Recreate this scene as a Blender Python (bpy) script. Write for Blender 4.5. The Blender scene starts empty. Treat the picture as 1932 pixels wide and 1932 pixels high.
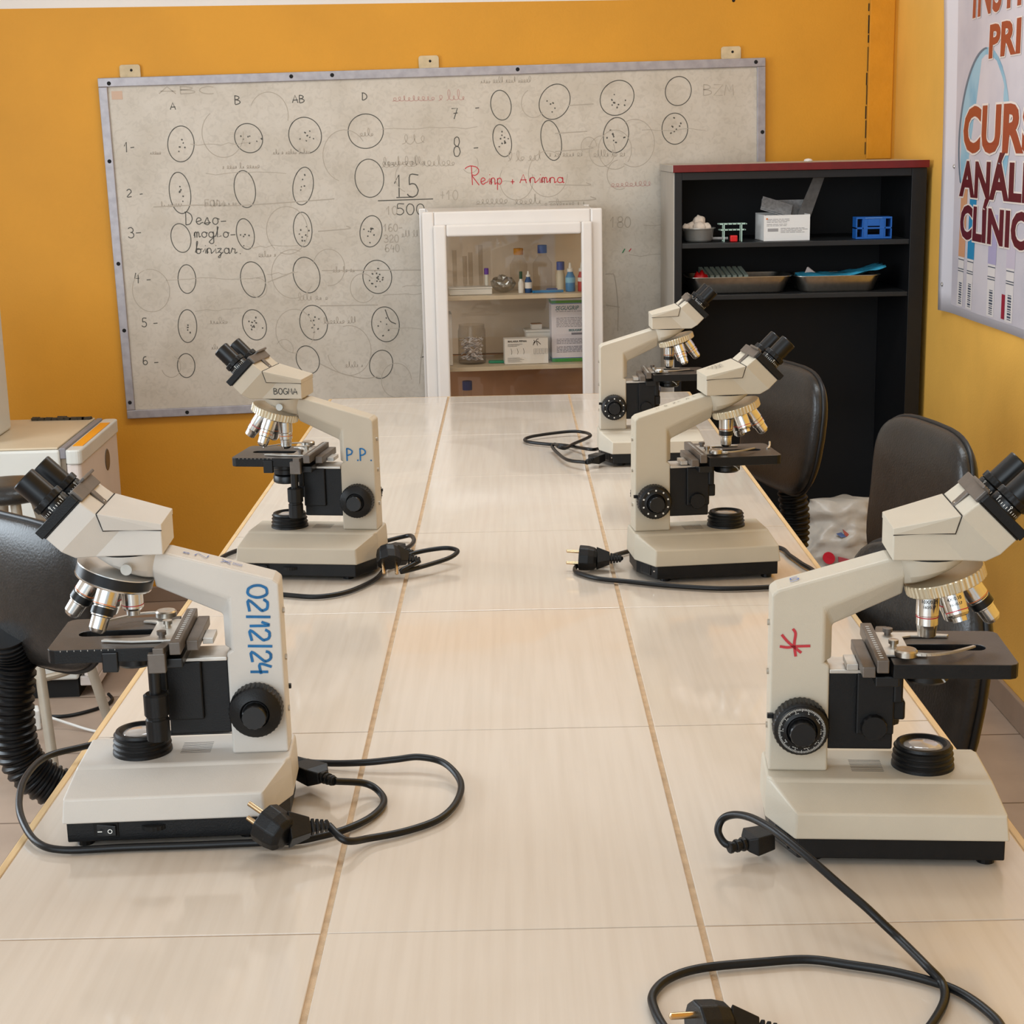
import bpy, bmesh, math, random
from mathutils import Vector, Matrix, noise as mnoise
random.seed(7)
PI = math.pi
SC = bpy.context.scene
COL = SC.collection
T = 0.77                       # height of the table top; everything below is laid out from it

# ------------------------------------------------------------------ camera, world, lights
cam_d = bpy.data.cameras.new('camera'); cam = bpy.data.objects.new('camera', cam_d); COL.objects.link(cam)
cam_d.sensor_width = 36; cam_d.lens = 36*3029.4/1932; cam_d.clip_start = .02
def cam_matrix(yaw, pitch, roll, loc):
    f = Vector((math.sin(yaw)*math.cos(pitch), math.cos(yaw)*math.cos(pitch), -math.sin(pitch)))
    r = Vector((math.cos(yaw), -math.sin(yaw), 0)); d = f.cross(r)
    c, s = math.cos(roll), math.sin(roll)
    r2 = r*c+d*s; d2 = d*c-r*s
    m = Matrix((r2, -d2, -f)).transposed().to_4x4(); m.translation = loc
    return m
cam.matrix_world = cam_matrix(-.0016, .22390, .0211, Vector((.1584, -1.1697, .6062+T)))
SC.camera = cam
W = bpy.data.worlds.new('world'); SC.world = W; W.use_nodes = True
W.node_tree.nodes['Background'].inputs[0].default_value = (.83, .935, 1.02, 1)
W.node_tree.nodes['Background'].inputs[1].default_value = .78
def area(name, loc, rot, sx, sy, power, color):
    l = bpy.data.lights.new(name, 'AREA'); l.shape = 'RECTANGLE'; l.size = sx; l.size_y = sy; l.energy = power; l.color = color
    o = bpy.data.objects.new(name, l); COL.objects.link(o); o.location = loc; o.rotation_euler = rot
    return o
area('ceiling_tube_light', (.1, -.6, 2.86), (0, 0, 0), .6, 1.6, 4, (.86, .955, 1.02))
area('ceiling_tube_light', (.35, 1.8, 2.86), (0, 0, 0), 1.8, .6, 37, (.86, .955, 1.02))
area('added_fill_light', (-1.0, -1.9, 1.65), (math.radians(84), 0, math.radians(-22)), 2.2, 1.5, 38, (.84, .945, 1.03))  # added soft fill from behind the camera, no window is built there
area('added_fill_light', (-2.2, 1.3, 1.5), (0, math.radians(-88), 0), 1.2, 1.7, 60, (.80, .92, 1.03))  # added fill from the left, brightens the right wall and shelf side
SC.view_settings.view_transform = 'Standard'; SC.view_settings.look = 'None'
SC.view_settings.gamma = 1.0; SC.view_settings.use_curve_mapping = False
SC.view_settings.exposure = -0.12

# ------------------------------------------------------------------ materials
def lin(c):
    return tuple(((v/255)/12.92 if v/255 <= .04045 else ((v/255+.055)/1.055)**2.4) for v in c)+(1,)
MATS = {}
def mat(name, col, rough=.5, metal=0., noise=0., nscale=40., bump=0., bscale=300., coat=0., spec=.5, stretch=None, noise2=None, trans=0., ior=1.45, alpha=1.):
    if name in MATS: return MATS[name]
    m = bpy.data.materials.new(name); m.use_nodes = True; nt = m.node_tree; b = nt.nodes['Principled BSDF']
    b.inputs['Base Color'].default_value = lin(col); b.inputs['Roughness'].default_value = rough; b.inputs['Metallic'].default_value = metal
    b.inputs['Coat Weight'].default_value = coat; b.inputs['Specular IOR Level'].default_value = spec
    b.inputs['Transmission Weight'].default_value = trans; b.inputs['IOR'].default_value = ior; b.inputs['Alpha'].default_value = alpha
    tc = nt.nodes.new('ShaderNodeTexCoord')
    src = tc.outputs['Object']
    if stretch:
        mp = nt.nodes.new('ShaderNodeMapping'); mp.inputs['Scale'].default_value = stretch; nt.links.new(src, mp.inputs['Vector']); src = mp.outputs['Vector']
    if noise:
        n = nt.nodes.new('ShaderNodeTexNoise'); n.inputs['Scale'].default_value = nscale; n.inputs['Detail'].default_value = 6; nt.links.new(src, n.inputs['Vector'])
        r = nt.nodes.new('ShaderNodeValToRGB'); c = lin(col); d = lin(noise2) if noise2 else tuple(v*(1-noise) for v in c[:3])+(1,)
        r.color_ramp.elements[0].color = d; r.color_ramp.elements[0].position = .3; r.color_ramp.elements[1].color = c; r.color_ramp.elements[1].position = .62
        nt.links.new(n.outputs['Fac'], r.inputs['Fac']); nt.links.new(r.outputs['Color'], b.inputs['Base Color'])
    if bump:
        n = nt.nodes.new('ShaderNodeTexNoise'); n.inputs['Scale'].default_value = bscale; n.inputs['Detail'].default_value = 3; nt.links.new(tc.outputs['Object'], n.inputs['Vector'])
        bp = nt.nodes.new('ShaderNodeBump'); bp.inputs['Strength'].default_value = bump; bp.inputs['Distance'].default_value = .002
        nt.links.new(n.outputs['Fac'], bp.inputs['Height']); nt.links.new(bp.outputs['Normal'], b.inputs['Normal'])
    MATS[name] = m
    return m
def glass(name, tint=(255,255,255), rough=.03, mix=.12):
    # thin pane: mostly clear with a glossy skin
    if name in MATS: return MATS[name]
    m = bpy.data.materials.new(name); m.use_nodes = True; nt = m.node_tree; nt.nodes.remove(nt.nodes['Principled BSDF'])
    t = nt.nodes.new('ShaderNodeBsdfTransparent'); t.inputs[0].default_value = lin(tint)
    g = nt.nodes.new('ShaderNodeBsdfGlossy'); g.inputs['Roughness'].default_value = rough
    lw = nt.nodes.new('ShaderNodeLayerWeight'); lw.inputs[0].default_value = .5
    pw = nt.nodes.new('ShaderNodeMath'); pw.operation = 'POWER'; pw.inputs[1].default_value = 4.; nt.links.new(lw.outputs['Facing'], pw.inputs[0])
    ad = nt.nodes.new('ShaderNodeMath'); ad.operation = 'MULTIPLY_ADD'; ad.inputs[1].default_value = .6; ad.inputs[2].default_value = mix+.02; nt.links.new(pw.outputs[0], ad.inputs[0])
    x = nt.nodes.new('ShaderNodeMixShader'); nt.links.new(ad.outputs[0], x.inputs[0]); nt.links.new(t.outputs[0], x.inputs[1]); nt.links.new(g.outputs[0], x.inputs[2])
    nt.links.new(x.outputs[0], nt.nodes['Material Output'].inputs[0])
    MATS[name] = m
    return m

# ------------------------------------------------------------------ mesh helpers
def BM(): return bmesh.new()
def box(bm, x0, x1, y0, y1, z0, z1, M=None):
    vs = [bm.verts.new((x, y, z)) for x in (x0, x1) for y in (y0, y1) for z in (z0, z1)]
    for f in ((0,1,3,2), (4,6,7,5), (0,4,5,1), (2,3,7,6), (0,2,6,4), (1,5,7,3)): bm.faces.new([vs[i] for i in f])
    if M is not None:
        for v in vs: v.co = M @ v.co
    return vs
def prism(bm, poly, a, b, axis='y', M=None):
    def p(u, v, w):
        return {'y': (u, w, v), 'z': (u, v, w), 'x': (w, u, v)}[axis]
    A = [bm.verts.new(p(u, v, a)) for u, v in poly]; B = [bm.verts.new(p(u, v, b)) for u, v in poly]
    bm.faces.new(A); bm.faces.new(list(reversed(B)))
    for i in range(len(A)): bm.faces.new((A[i], B[i], B[i-1], A[i-1]))
    if M is not None:
        for v in A+B: v.co = M @ v.co
    return A+B
def hull(bm, pts):
    t = bmesh.new()
    for p in pts: t.verts.new(p)
    bmesh.ops.convex_hull(t, input=t.verts)
    bmesh.ops.delete(t, geom=[v for v in t.verts if not v.link_faces], context='VERTS')
    bmesh.ops.dissolve_limit(t, angle_limit=.01, verts=t.verts, edges=t.edges)
    mp = {v: bm.verts.new(v.co) for v in t.verts}
    for f in t.faces: bm.faces.new([mp[v] for v in f.verts])
    t.free()
def loft(bm, rings, cap=True, closed=True):
    R = [[bm.verts.new(p) for p in r] for r in rings]
    n = len(R[0])
    for a, b in zip(R, R[1:]):
        for i in range(n if closed else n-1):
            j = (i+1) % n
            bm.faces.new((a[i], a[j], b[j], b[i]))
    if cap and closed:
        bm.faces.new(list(reversed(R[0]))); bm.faces.new(R[-1])
    return R
def basis(d):
    d = Vector(d).normalized()
    u = d.orthogonal().normalized(); return u, d.cross(u), d
def frame(o, d, up=None):
    """matrix whose z axis is d"""
    d = Vector(d).normalized()
    if up is None: x = d.orthogonal().normalized()
    else:
        x = Vector(up); x = (x-d*x.dot(d)).normalized()
    y = d.cross(x)
    m = Matrix((x, y, d)).transposed().to_4x4(); m.translation = Vector(o)
    return m
def lathe(bm, prof, n=28, M=None, knurl=0, kamp=0., krange=None):
    rings = []
    for r, z in prof:
        ring = []
        for i in range(n):
            a = 2*PI*i/n; rr = max(r, 1e-5)
            if knurl and krange[0] <= z <= krange[1] and (i//knurl) % 2: rr -= kamp
            p = Vector((rr*math.cos(a), rr*math.sin(a), z)); ring.append(M @ p if M is not None else p)
        rings.append(ring)
    loft(bm, rings)
def cyl(bm, p0, p1, r0, r1=None, n=20):
    p0 = Vector(p0); p1 = Vector(p1); r1 = r0 if r1 is None else r1
    lathe(bm, [(r0, 0), (r1, (p1-p0).length)], n, frame(p0, p1-p0))
def smooth_path(pts, sub=8):
    P = [Vector(p) for p in pts]; out = []
    for i in range(len(P)-1):
        a = P[i-1] if i else P[i]*2-P[i+1]; b = P[i]; c = P[i+1]; d = P[i+2] if i+2 < len(P) else P[i+1]*2-P[i]
        for k in range(sub):
            t = k/sub
            out.append(.5*((2*b)+(c-a)*t+(2*a-5*b+4*c-d)*t*t+(3*b-a-3*c+d)*t**3))
    out.append(P[-1]); return out
def tube(bm, pts, r, n=10, rfun=None):
    P = [Vector(p) for p in pts]; d = (P[1]-P[0]).normalized(); u = d.orthogonal().normalized(); rings = []
    for i, p in enumerate(P):
        t = (P[min(i+1, len(P)-1)]-P[max(i-1, 0)]).normalized()
        u = (u-t*u.dot(t)).normalized(); v = t.cross(u); rr = rfun(i) if rfun else r
        rings.append([p+(u*math.cos(2*PI*k/n)+v*math.sin(2*PI*k/n))*rr for k in range(n)])
    loft(bm, rings)
def ribbon(bm, pts, w, M, z=0.):
    """flat stroke of pen in the xy plane of M"""
    P = [Vector((p[0], p[1])) for p in pts]
    if len(P) < 2: return
    L = []; R = []
    for i, p in enumerate(P):
        t = P[min(i+1, len(P)-1)]-P[max(i-1, 0)]
        if t.length < 1e-9: t = Vector((1, 0))
        t.normalize(); nn = Vector((-t.y, t.x))*w/2
        L.append(bm.verts.new(M @ Vector((p.x+nn.x, p.y+nn.y, z)))); R.append(bm.verts.new(M @ Vector((p.x-nn.x, p.y-nn.y, z))))
    for i in range(len(P)-1): bm.faces.new((R[i], R[i+1], L[i+1], L[i]))
def holed_plate(bm, outer, inner, z0, z1):
    def loop(pts, z):
        vs = [bm.verts.new((x, y, z)) for x, y in pts]
        es = [bm.edges.new((vs[i-1], vs[i])) for i in range(len(vs))]; return vs, es
    L = {}
    for z in (z0, z1):
        o, oe = loop(outer, z); i, ie = loop(inner, z); bmesh.ops.triangle_fill(bm, edges=oe+ie, use_beauty=True); L[z] = (o, i)
    for k in (0, 1):
        a = L[z0][k]; b = L[z1][k]
        for i in range(len(a)): bm.faces.new((a[i-1], a[i], b[i], b[i-1]))
    bmesh.ops.recalc_face_normals(bm, faces=bm.faces)
def rrect(x0, x1, y0, y1, r, n=5):
    o = []
    for cx, cy, a0 in ((x1-r, y1-r, 0), (x0+r, y1-r, PI/2), (x0+r, y0+r, PI), (x1-r, y0+r, 1.5*PI)):
        for i in range(n+1):
            a = a0+PI/2*i/n; o.append((cx+r*math.cos(a), cy+r*math.sin(a)))
    return o
def obj(name, bm, m, parent=None, smooth=False, bevel=0., seg=2, ang=35, at=None, sub=0):
    me = bpy.data.meshes.new(name)
    bmesh.ops.recalc_face_normals(bm, faces=bm.faces)
    if at is not None:
        for v in bm.verts: v.co -= Vector(at)
    bm.to_mesh(me); bm.free()
    o = bpy.data.objects.new(name, me); COL.objects.link(o)
    for q in (m if isinstance(m, (list, tuple)) else [m]): me.materials.append(q)
    if at is not None: o.location = at
    if parent is not None: o.parent = parent
    if smooth:
        for p in me.polygons: p.use_smooth = True
        try: me.set_sharp_from_angle(angle=math.radians(ang))
        except Exception: pass
    if bevel:
        b = o.modifiers.new('bevel', 'BEVEL'); b.width = bevel; b.segments = seg; b.limit_method = 'ANGLE'; b.angle_limit = math.radians(30)
        b.harden_normals = False
    if sub:
        s = o.modifiers.new('subdivision', 'SUBSURF'); s.levels = sub; s.render_levels = sub
    return o
def tag(o, label, cat, group=None):
    o['label'] = label; o['category'] = cat
    if group: o['group'] = group
    return o
def thing(name, label, cat, loc=(0, 0, 0), rz=0., group=None):
    o = bpy.data.objects.new(name, None); COL.objects.link(o); o.empty_display_size = .05
    o.location = loc; o.rotation_euler = (0, 0, rz)
    return tag(o, label, cat, group)
def struct(name, bm, m, **k):
    o = obj(name, bm, m, **k); o['kind'] = 'structure'; return o
FONTS = {}
def text_mesh(bm, s, size, M, bold=0., xs=1., align='CENTER', wrap=None, space=1., depth=0.):
    c = bpy.data.curves.new('t', 'FONT'); c.body = s; c.size = size; c.align_x = align; c.align_y = 'CENTER'; c.offset = bold; c.space_character = space; c.resolution_u = 3
    c.extrude = depth
    o = bpy.data.objects.new('t', c); COL.objects.link(o)
    bpy.context.view_layer.update()
    me = bpy.data.meshes.new_from_object(o.evaluated_get(bpy.context.evaluated_depsgraph_get()))
    vs = []
    for v in me.vertices:
        p = Vector((v.co.x*xs, v.co.y, v.co.z))
        if wrap: a = p.x/wrap; p = Vector((wrap*math.sin(a), p.y, wrap*math.cos(a)+p.z))
        vs.append(bm.verts.new(M @ p))
    for f in me.polygons:
        try: bm.faces.new([vs[i] for i in f.vertices])
        except ValueError: pass
    bpy.data.objects.remove(o); bpy.data.curves.remove(c); bpy.data.meshes.remove(me)

# pen strokes of the hand lettering, unit box
def arc(cx, cy, rx, ry, a0, a1, n=12):
    return [(cx+rx*math.cos(math.radians(a0+(a1-a0)*i/n)), cy+ry*math.sin(math.radians(a0+(a1-a0)*i/n))) for i in range(n+1)]
G = {
 'A': [[(0,0),(.5,1),(1,0)], [(.1,.35),(1.0,.38)]], 'B': [[(.1,0),(.1,1)], [(.1,1)]+arc(.1,.77,.7,.23,90,-90)+arc(.1,.27,.85,.27,90,-90)],
 'D': [[(.1,0),(.12,1)], [(.0,1)]+arc(.1,.5,.85,.5,90,-90)], 'R': [[(.25,0),(.15,1)], arc(.2,.75,.75,.25,160,-90)+[(1,0)]],
 'N': [[(0,0),(.1,1),(.8,0),(.95,1)]], 'C': [arc(.6,.5,.55,.5,60,300)], 'F': [[(.2,0),(.2,1),(1,1)], [(.2,.55),(.8,.55)]],
 'I': [[(.5,0),(.5,1)]], 'P': [[(.15,0),(.15,1)], [(.15,1)]+arc(.15,.73,.7,.27,90,-90)], 'O': [arc(.5,.5,.45,.5,80,440,18)], 'G': [arc(.55,.5,.5,.5,50,330)+[(.95,.45),(.6,.45)]],
 'M': [[(0,0),(.15,1),(.5,.35),(.85,1),(1,0)]], 'Z': [[(0,1),(1,1),(0,0),(1,0)]], '+': [[(.1,.5),(.9,.5)], [(.5,.1),(.5,.9)]], '-': [[(.1,.45),(.9,.5)]], '.': [[(.3,.0),(.45,.08)]], '/': [[(.38,-.15),(.48,1.1)]], '=': [[(0,.3),(1,.3)], [(0,.7),(1,.7)]], 'X': [[(0,0),(1,1)], [(0,1),(1,0)]], '°': [arc(.4,.85,.2,.15,0,360)],
 '0': [arc(.5,.5,.45,.5,80,440,18)], '1': [[(.1,.6),(.5,1),(.5,0)]], '2': [arc(.5,.72,.4,.28,170,-20)+[(.1,.0),(.95,.05)]], '3': [arc(.4,.75,.42,.25,150,-90)+arc(.4,.25,.5,.27,90,-150)],
 '4': [[(.35,1),(.1,.4),(.9,.42)], [(.75,.8),(.7,-.1)]], '5': [[(.95,1),(.25,1),(.2,.58)]+arc(.42,.3,.48,.3,110,-150)], '6': [[(.75,1)]+arc(.5,.5,.42,.5,110,200)+arc(.5,.27,.42,.27,180,540,16)],
 '7': [[(.05,.9),(.9,.95),(.4,-.1)], [(.3,.45),(.9,.5)]], '8': [arc(.5,.76,.38,.24,-90,270,16)+arc(.5,.26,.46,.26,90,-270,16)],
 'a': [arc(.45,.5,.4,.45,50,410,16)+[(.85,.9),(.88,.1),(1.1,.15)]], 'b': [[(-.1,.2),(.35,1.9),(.15,1.9),(.15,.2)]+arc(.45,.45,.38,.42,200,500,14)+[(1.1,.8)]], 'e': [[(0,.35),(.7,.6)]+arc(.45,.5,.38,.45,30,320)+[(1.1,.35)]],
 'g': [arc(.45,.5,.4,.45,50,410,16)+[(.85,.9),(.85,-.6)]+arc(.5,-.65,.36,.35,0,-180,8)+[(1.1,.3)]], 'i': [[(0,.3),(.4,.9),(.42,.1),(.95,.3)], [(.42,1.35),(.48,1.42)]], 'l': [[(0,.2),(.5,1.8),(.3,1.9),(.3,.1),(.95,.3)]],
 'm': [[(0,.3),(.12,.9),(.12,0),(.12,.5)]+arc(.3,.6,.17,.35,160,10)+[(.47,0),(.47,.5)]+arc(.65,.6,.17,.35,160,10)+[(.85,.1),(1.1,.3)]], 'n': [[(0,.3),(.15,.9),(.15,0),(.15,.5)]+arc(.48,.55,.32,.4,160,10)+[(.82,.05),(1.1,.3)]],
 'o': [arc(.5,.5,.4,.45,80,440,16)+[(.7,.9),(1.1,.75)]], 'p': [[(.1,.9),(.1,-.7)], arc(.45,.5,.38,.42,160,-200,16)], 'r': [[(0,.2),(.25,1.0),(.35,.8),(.7,.8),(.65,.1),(1.05,.3)]], 's': [[(0,.1),(.5,1.0)]+arc(.45,.3,.35,.3,60,-160)+[(1.0,.3)]],
 'z': [[(.05,.85),(.75,.9),(.3,.35),(.7,.2),(.5,-.6),(.2,-.5),(1.05,.3)]],
}
def pen_text(bm, s, x, y, h, wr, ang, M, pen, jit=.03, z=0., gap=.18):
    ca, sa = math.cos(ang), math.sin(ang); cx = 0
    for ch in s:
        for st in G.get(ch, []):
            pts = []
            for px, py in st:
                X = (cx+px*wr)*h+random.uniform(-jit, jit)*h*.4; Y = py*h+random.uniform(-jit, jit)*h*.4
                pts.append((x+X*ca-Y*sa, y+X*sa+Y*ca))
            if len(pts) > 2: pts = [(p.x, p.y) for p in smooth_path([(a, b, 0) for a, b in pts], 3)] if len(pts) > 5 else pts
            ribbon(bm, pts, pen, M, z)
        cx += wr*(.5 if ch in '.iI/' else 1)*(1+gap)
def scribble(bm, x, y, h, w, M, pen, z=0.):
    """half wiped joined-up writing nobody can read any more"""
    u = 0; pts = []; st = h*.5
    while u < w:
        a = h*random.choice((.35, .45, .55, .55, 1.1)); lp = random.uniform(.25, .6)
        for k in range(10):
            t = 2*PI*k/10; pts.append((x+u+st*k/10+st*lp*math.sin(t), y+a*.5*(1-math.cos(t))+random.uniform(-.03, .03)*h))
        u += st
        if random.random() < .22: ribbon(bm, pts, pen, M, z); pts = []; u += st*.7
    if len(pts) > 2: ribbon(bm, pts, pen, M, z)
ELL=[[-0.9605,0.6331,0.0387,0.0517],[-0.7611,0.6458,0.04,0.0434],[-0.5942,0.6504,0.0471,0.0539],[-0.4141,0.6589,0.0522,0.0502],[-0.9725,0.4909,0.032,0.0591],[-0.7807,0.4977,0.0321,0.0529],[-0.6074,0.5028,0.0307,0.0547],[-0.4088,0.5213,0.0422,0.0572],[-0.9785,0.3584,0.0284,0.0439],[-0.7866,0.3655,0.0259,0.0461],[-0.6148,0.3747,0.0282,0.0504],[-0.4102,0.3642,0.0343,0.0452],[-0.9687,0.236,0.0269,0.0422],[-0.7716,0.229,0.0364,0.0543],[-0.61,0.2383,0.0387,0.0554],[-0.3965,0.2271,0.0429,0.0512],[-0.9762,0.0944,0.0282,0.0493],[-0.7748,0.0923,0.0365,0.0451],[-0.5956,0.0937,0.0428,0.0518],[-0.3772,0.0823,0.042,0.0536],[-0.9878,-0.0256,0.0256,0.0377],[-0.8265,-0.0167,0.0274,0.0344],[-0.6187,-0.0193,0.0348,0.0429],[-0.3952,-0.0403,0.0366,0.0425],[-0.008,0.7267,0.0314,0.0422],[0.1536,0.7337,0.0465,0.0509],[0.3426,0.7415,0.05,0.0522],[0.5286,0.7581,0.0385,0.0436],[-0.0064,0.6232,0.0271,0.0475],[0.1416,0.6208,0.0311,0.0576],[0.3387,0.6326,0.0398,0.0502],[0.5184,0.6479,0.04,0.0453]]
TXT=[["A",-0.985,0.7324,0.0196,0.8,0,-0.02],["B",-0.7969,0.7434,0.0248,0.7,0,-0.02],["AB",-0.6269,0.7449,0.0218,0.75,0,-0.018],["D",-0.4217,0.749,0.0208,0.75,0,-0.019],["1-",-1.1278,0.6126,0.0292,0.5,0,-0.024],["2",-1.1299,0.4828,0.0223,0.7,0,-0.022],["-",-1.0922,0.482,0.0179,0.6,0,-0.022],["3-",-1.1332,0.3634,0.0299,0.6,0,-0.027],["4",-1.1257,0.2305,0.0281,0.6,0,-0.029],["-",-1.0905,0.2268,0.0217,0.7,0,-0.028],["5",-1.1126,0.0962,0.0263,0.6,0,-0.031],["-",-1.0791,0.0958,0.0219,0.7,0,-0.032],["6",-1.1175,-0.0187,0.0243,0.6,0,-0.033],["-",-1.0852,-0.0236,0.0222,0.7,0,-0.032],["7",-0.1576,0.6923,0.0298,0.7,0,-0.02],["-",-0.0867,0.7096,0.0223,0.65,0,-0.022],["8",-0.1544,0.5798,0.0576,0.36,0,-0.02],["-",-0.0948,0.593,0.0226,0.75,0,-0.022],["15",-0.3393,0.4647,0.0651,0.55,0,-0.023],["500",-0.3331,0.412,0.0322,0.8,0,-0.024],["D",-0.9637,0.3966,0.0384,0.6,0,-0.026],["eso-",-0.9315,0.3969,0.0213,0.95,0,-0.028],["moglo-",-0.9393,0.3585,0.0177,1.02,0,-0.023],["binizar.",-0.937,0.3108,0.0177,1.0,0,-0.028],["R",-0.1071,0.4943,0.0568,0.5,1,-0.022],["einp",-0.0747,0.4948,0.0215,0.78,1,-0.023],["+",0.0147,0.4928,0.0178,0.8,1,-0.022],["A",0.044,0.4972,0.0254,0.8,1,-0.019],["nimna",0.0733,0.4966,0.0177,1.15,1,-0.022],["160-",-0.3731,0.3633,0.0216,0.6,2,-0.023],["320",-0.3716,0.3308,0.0217,0.6,2,-0.023],["640",-0.37,0.302,0.0217,0.6,2,-0.023],["180",0.3172,0.3578,0.0322,0.6,2,-0.024],["BZM",0.6031,0.7442,0.0313,0.9,2,-0.015],["Fari",-0.9041,0.4484,0.0213,0.7,2,-0.023],["ABC",-1.0151,0.7779,0.0205,2.4,2,-0.019],["10",-0.3628,0.4126,0.0254,0.6,2,-0.023],["+10",-0.2001,0.4533,0.0278,0.6,2,-0.025]]
LIN=[[[[-0.386,0.4545],[-0.2196,0.4561]],0],[[[-0.3301,0.4629],[-0.2795,0.4628]],0],[[[-1.0534,0.4519],[-0.9252,0.4543],[-0.7968,0.4502],[-0.5592,0.4607],[-0.5158,0.4634]],2],[[[0.1514,0.4898],[0.2559,0.4862],[0.2461,0.494]],2],[[[0.131,0.4392],[0.2685,0.4425],[0.2588,0.4523]],2],[[[0.1536,0.6413],[0.2509,0.6456]],2],[[[0.1528,0.5879],[0.2634,0.595],[0.2537,0.6015]],2],[[[0.1935,0.7218],[0.2712,0.7253]],2],[[[-0.569,0.3681],[-0.4763,0.3739],[-0.4841,0.3822]],2],[[[-0.7286,0.2197],[-0.6454,0.2501]],2],[[[-0.5636,0.2507],[-0.2621,0.2443]],2],[[[-0.574,0.1443],[-0.3981,0.1421]],2],[[[-0.3766,0.1277],[-0.3641,0.0941],[-0.3451,0.0825]],0],[[[-0.2544,0.0576],[-0.2709,-0.02],[-0.2793,-0.1041]],2],[[[-0.2738,-0.0228],[-0.2541,-0.0194]],0],[[[-0.5823,-0.0327],[-0.5228,-0.0626],[-0.4514,-0.0817],[-0.4067,-0.0775]],2],[[[0.303,0.2165],[0.32,0.2167],[0.3319,0.2063],[0.3416,0.1185],[0.3401,0.0405]],2],[[[0.304,0.1213],[0.3467,0.1143]],2],[[[0.3561,0.2799],[0.364,0.2924]],4],[[[0.3765,0.2837],[0.3834,0.2926]],1]]
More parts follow.
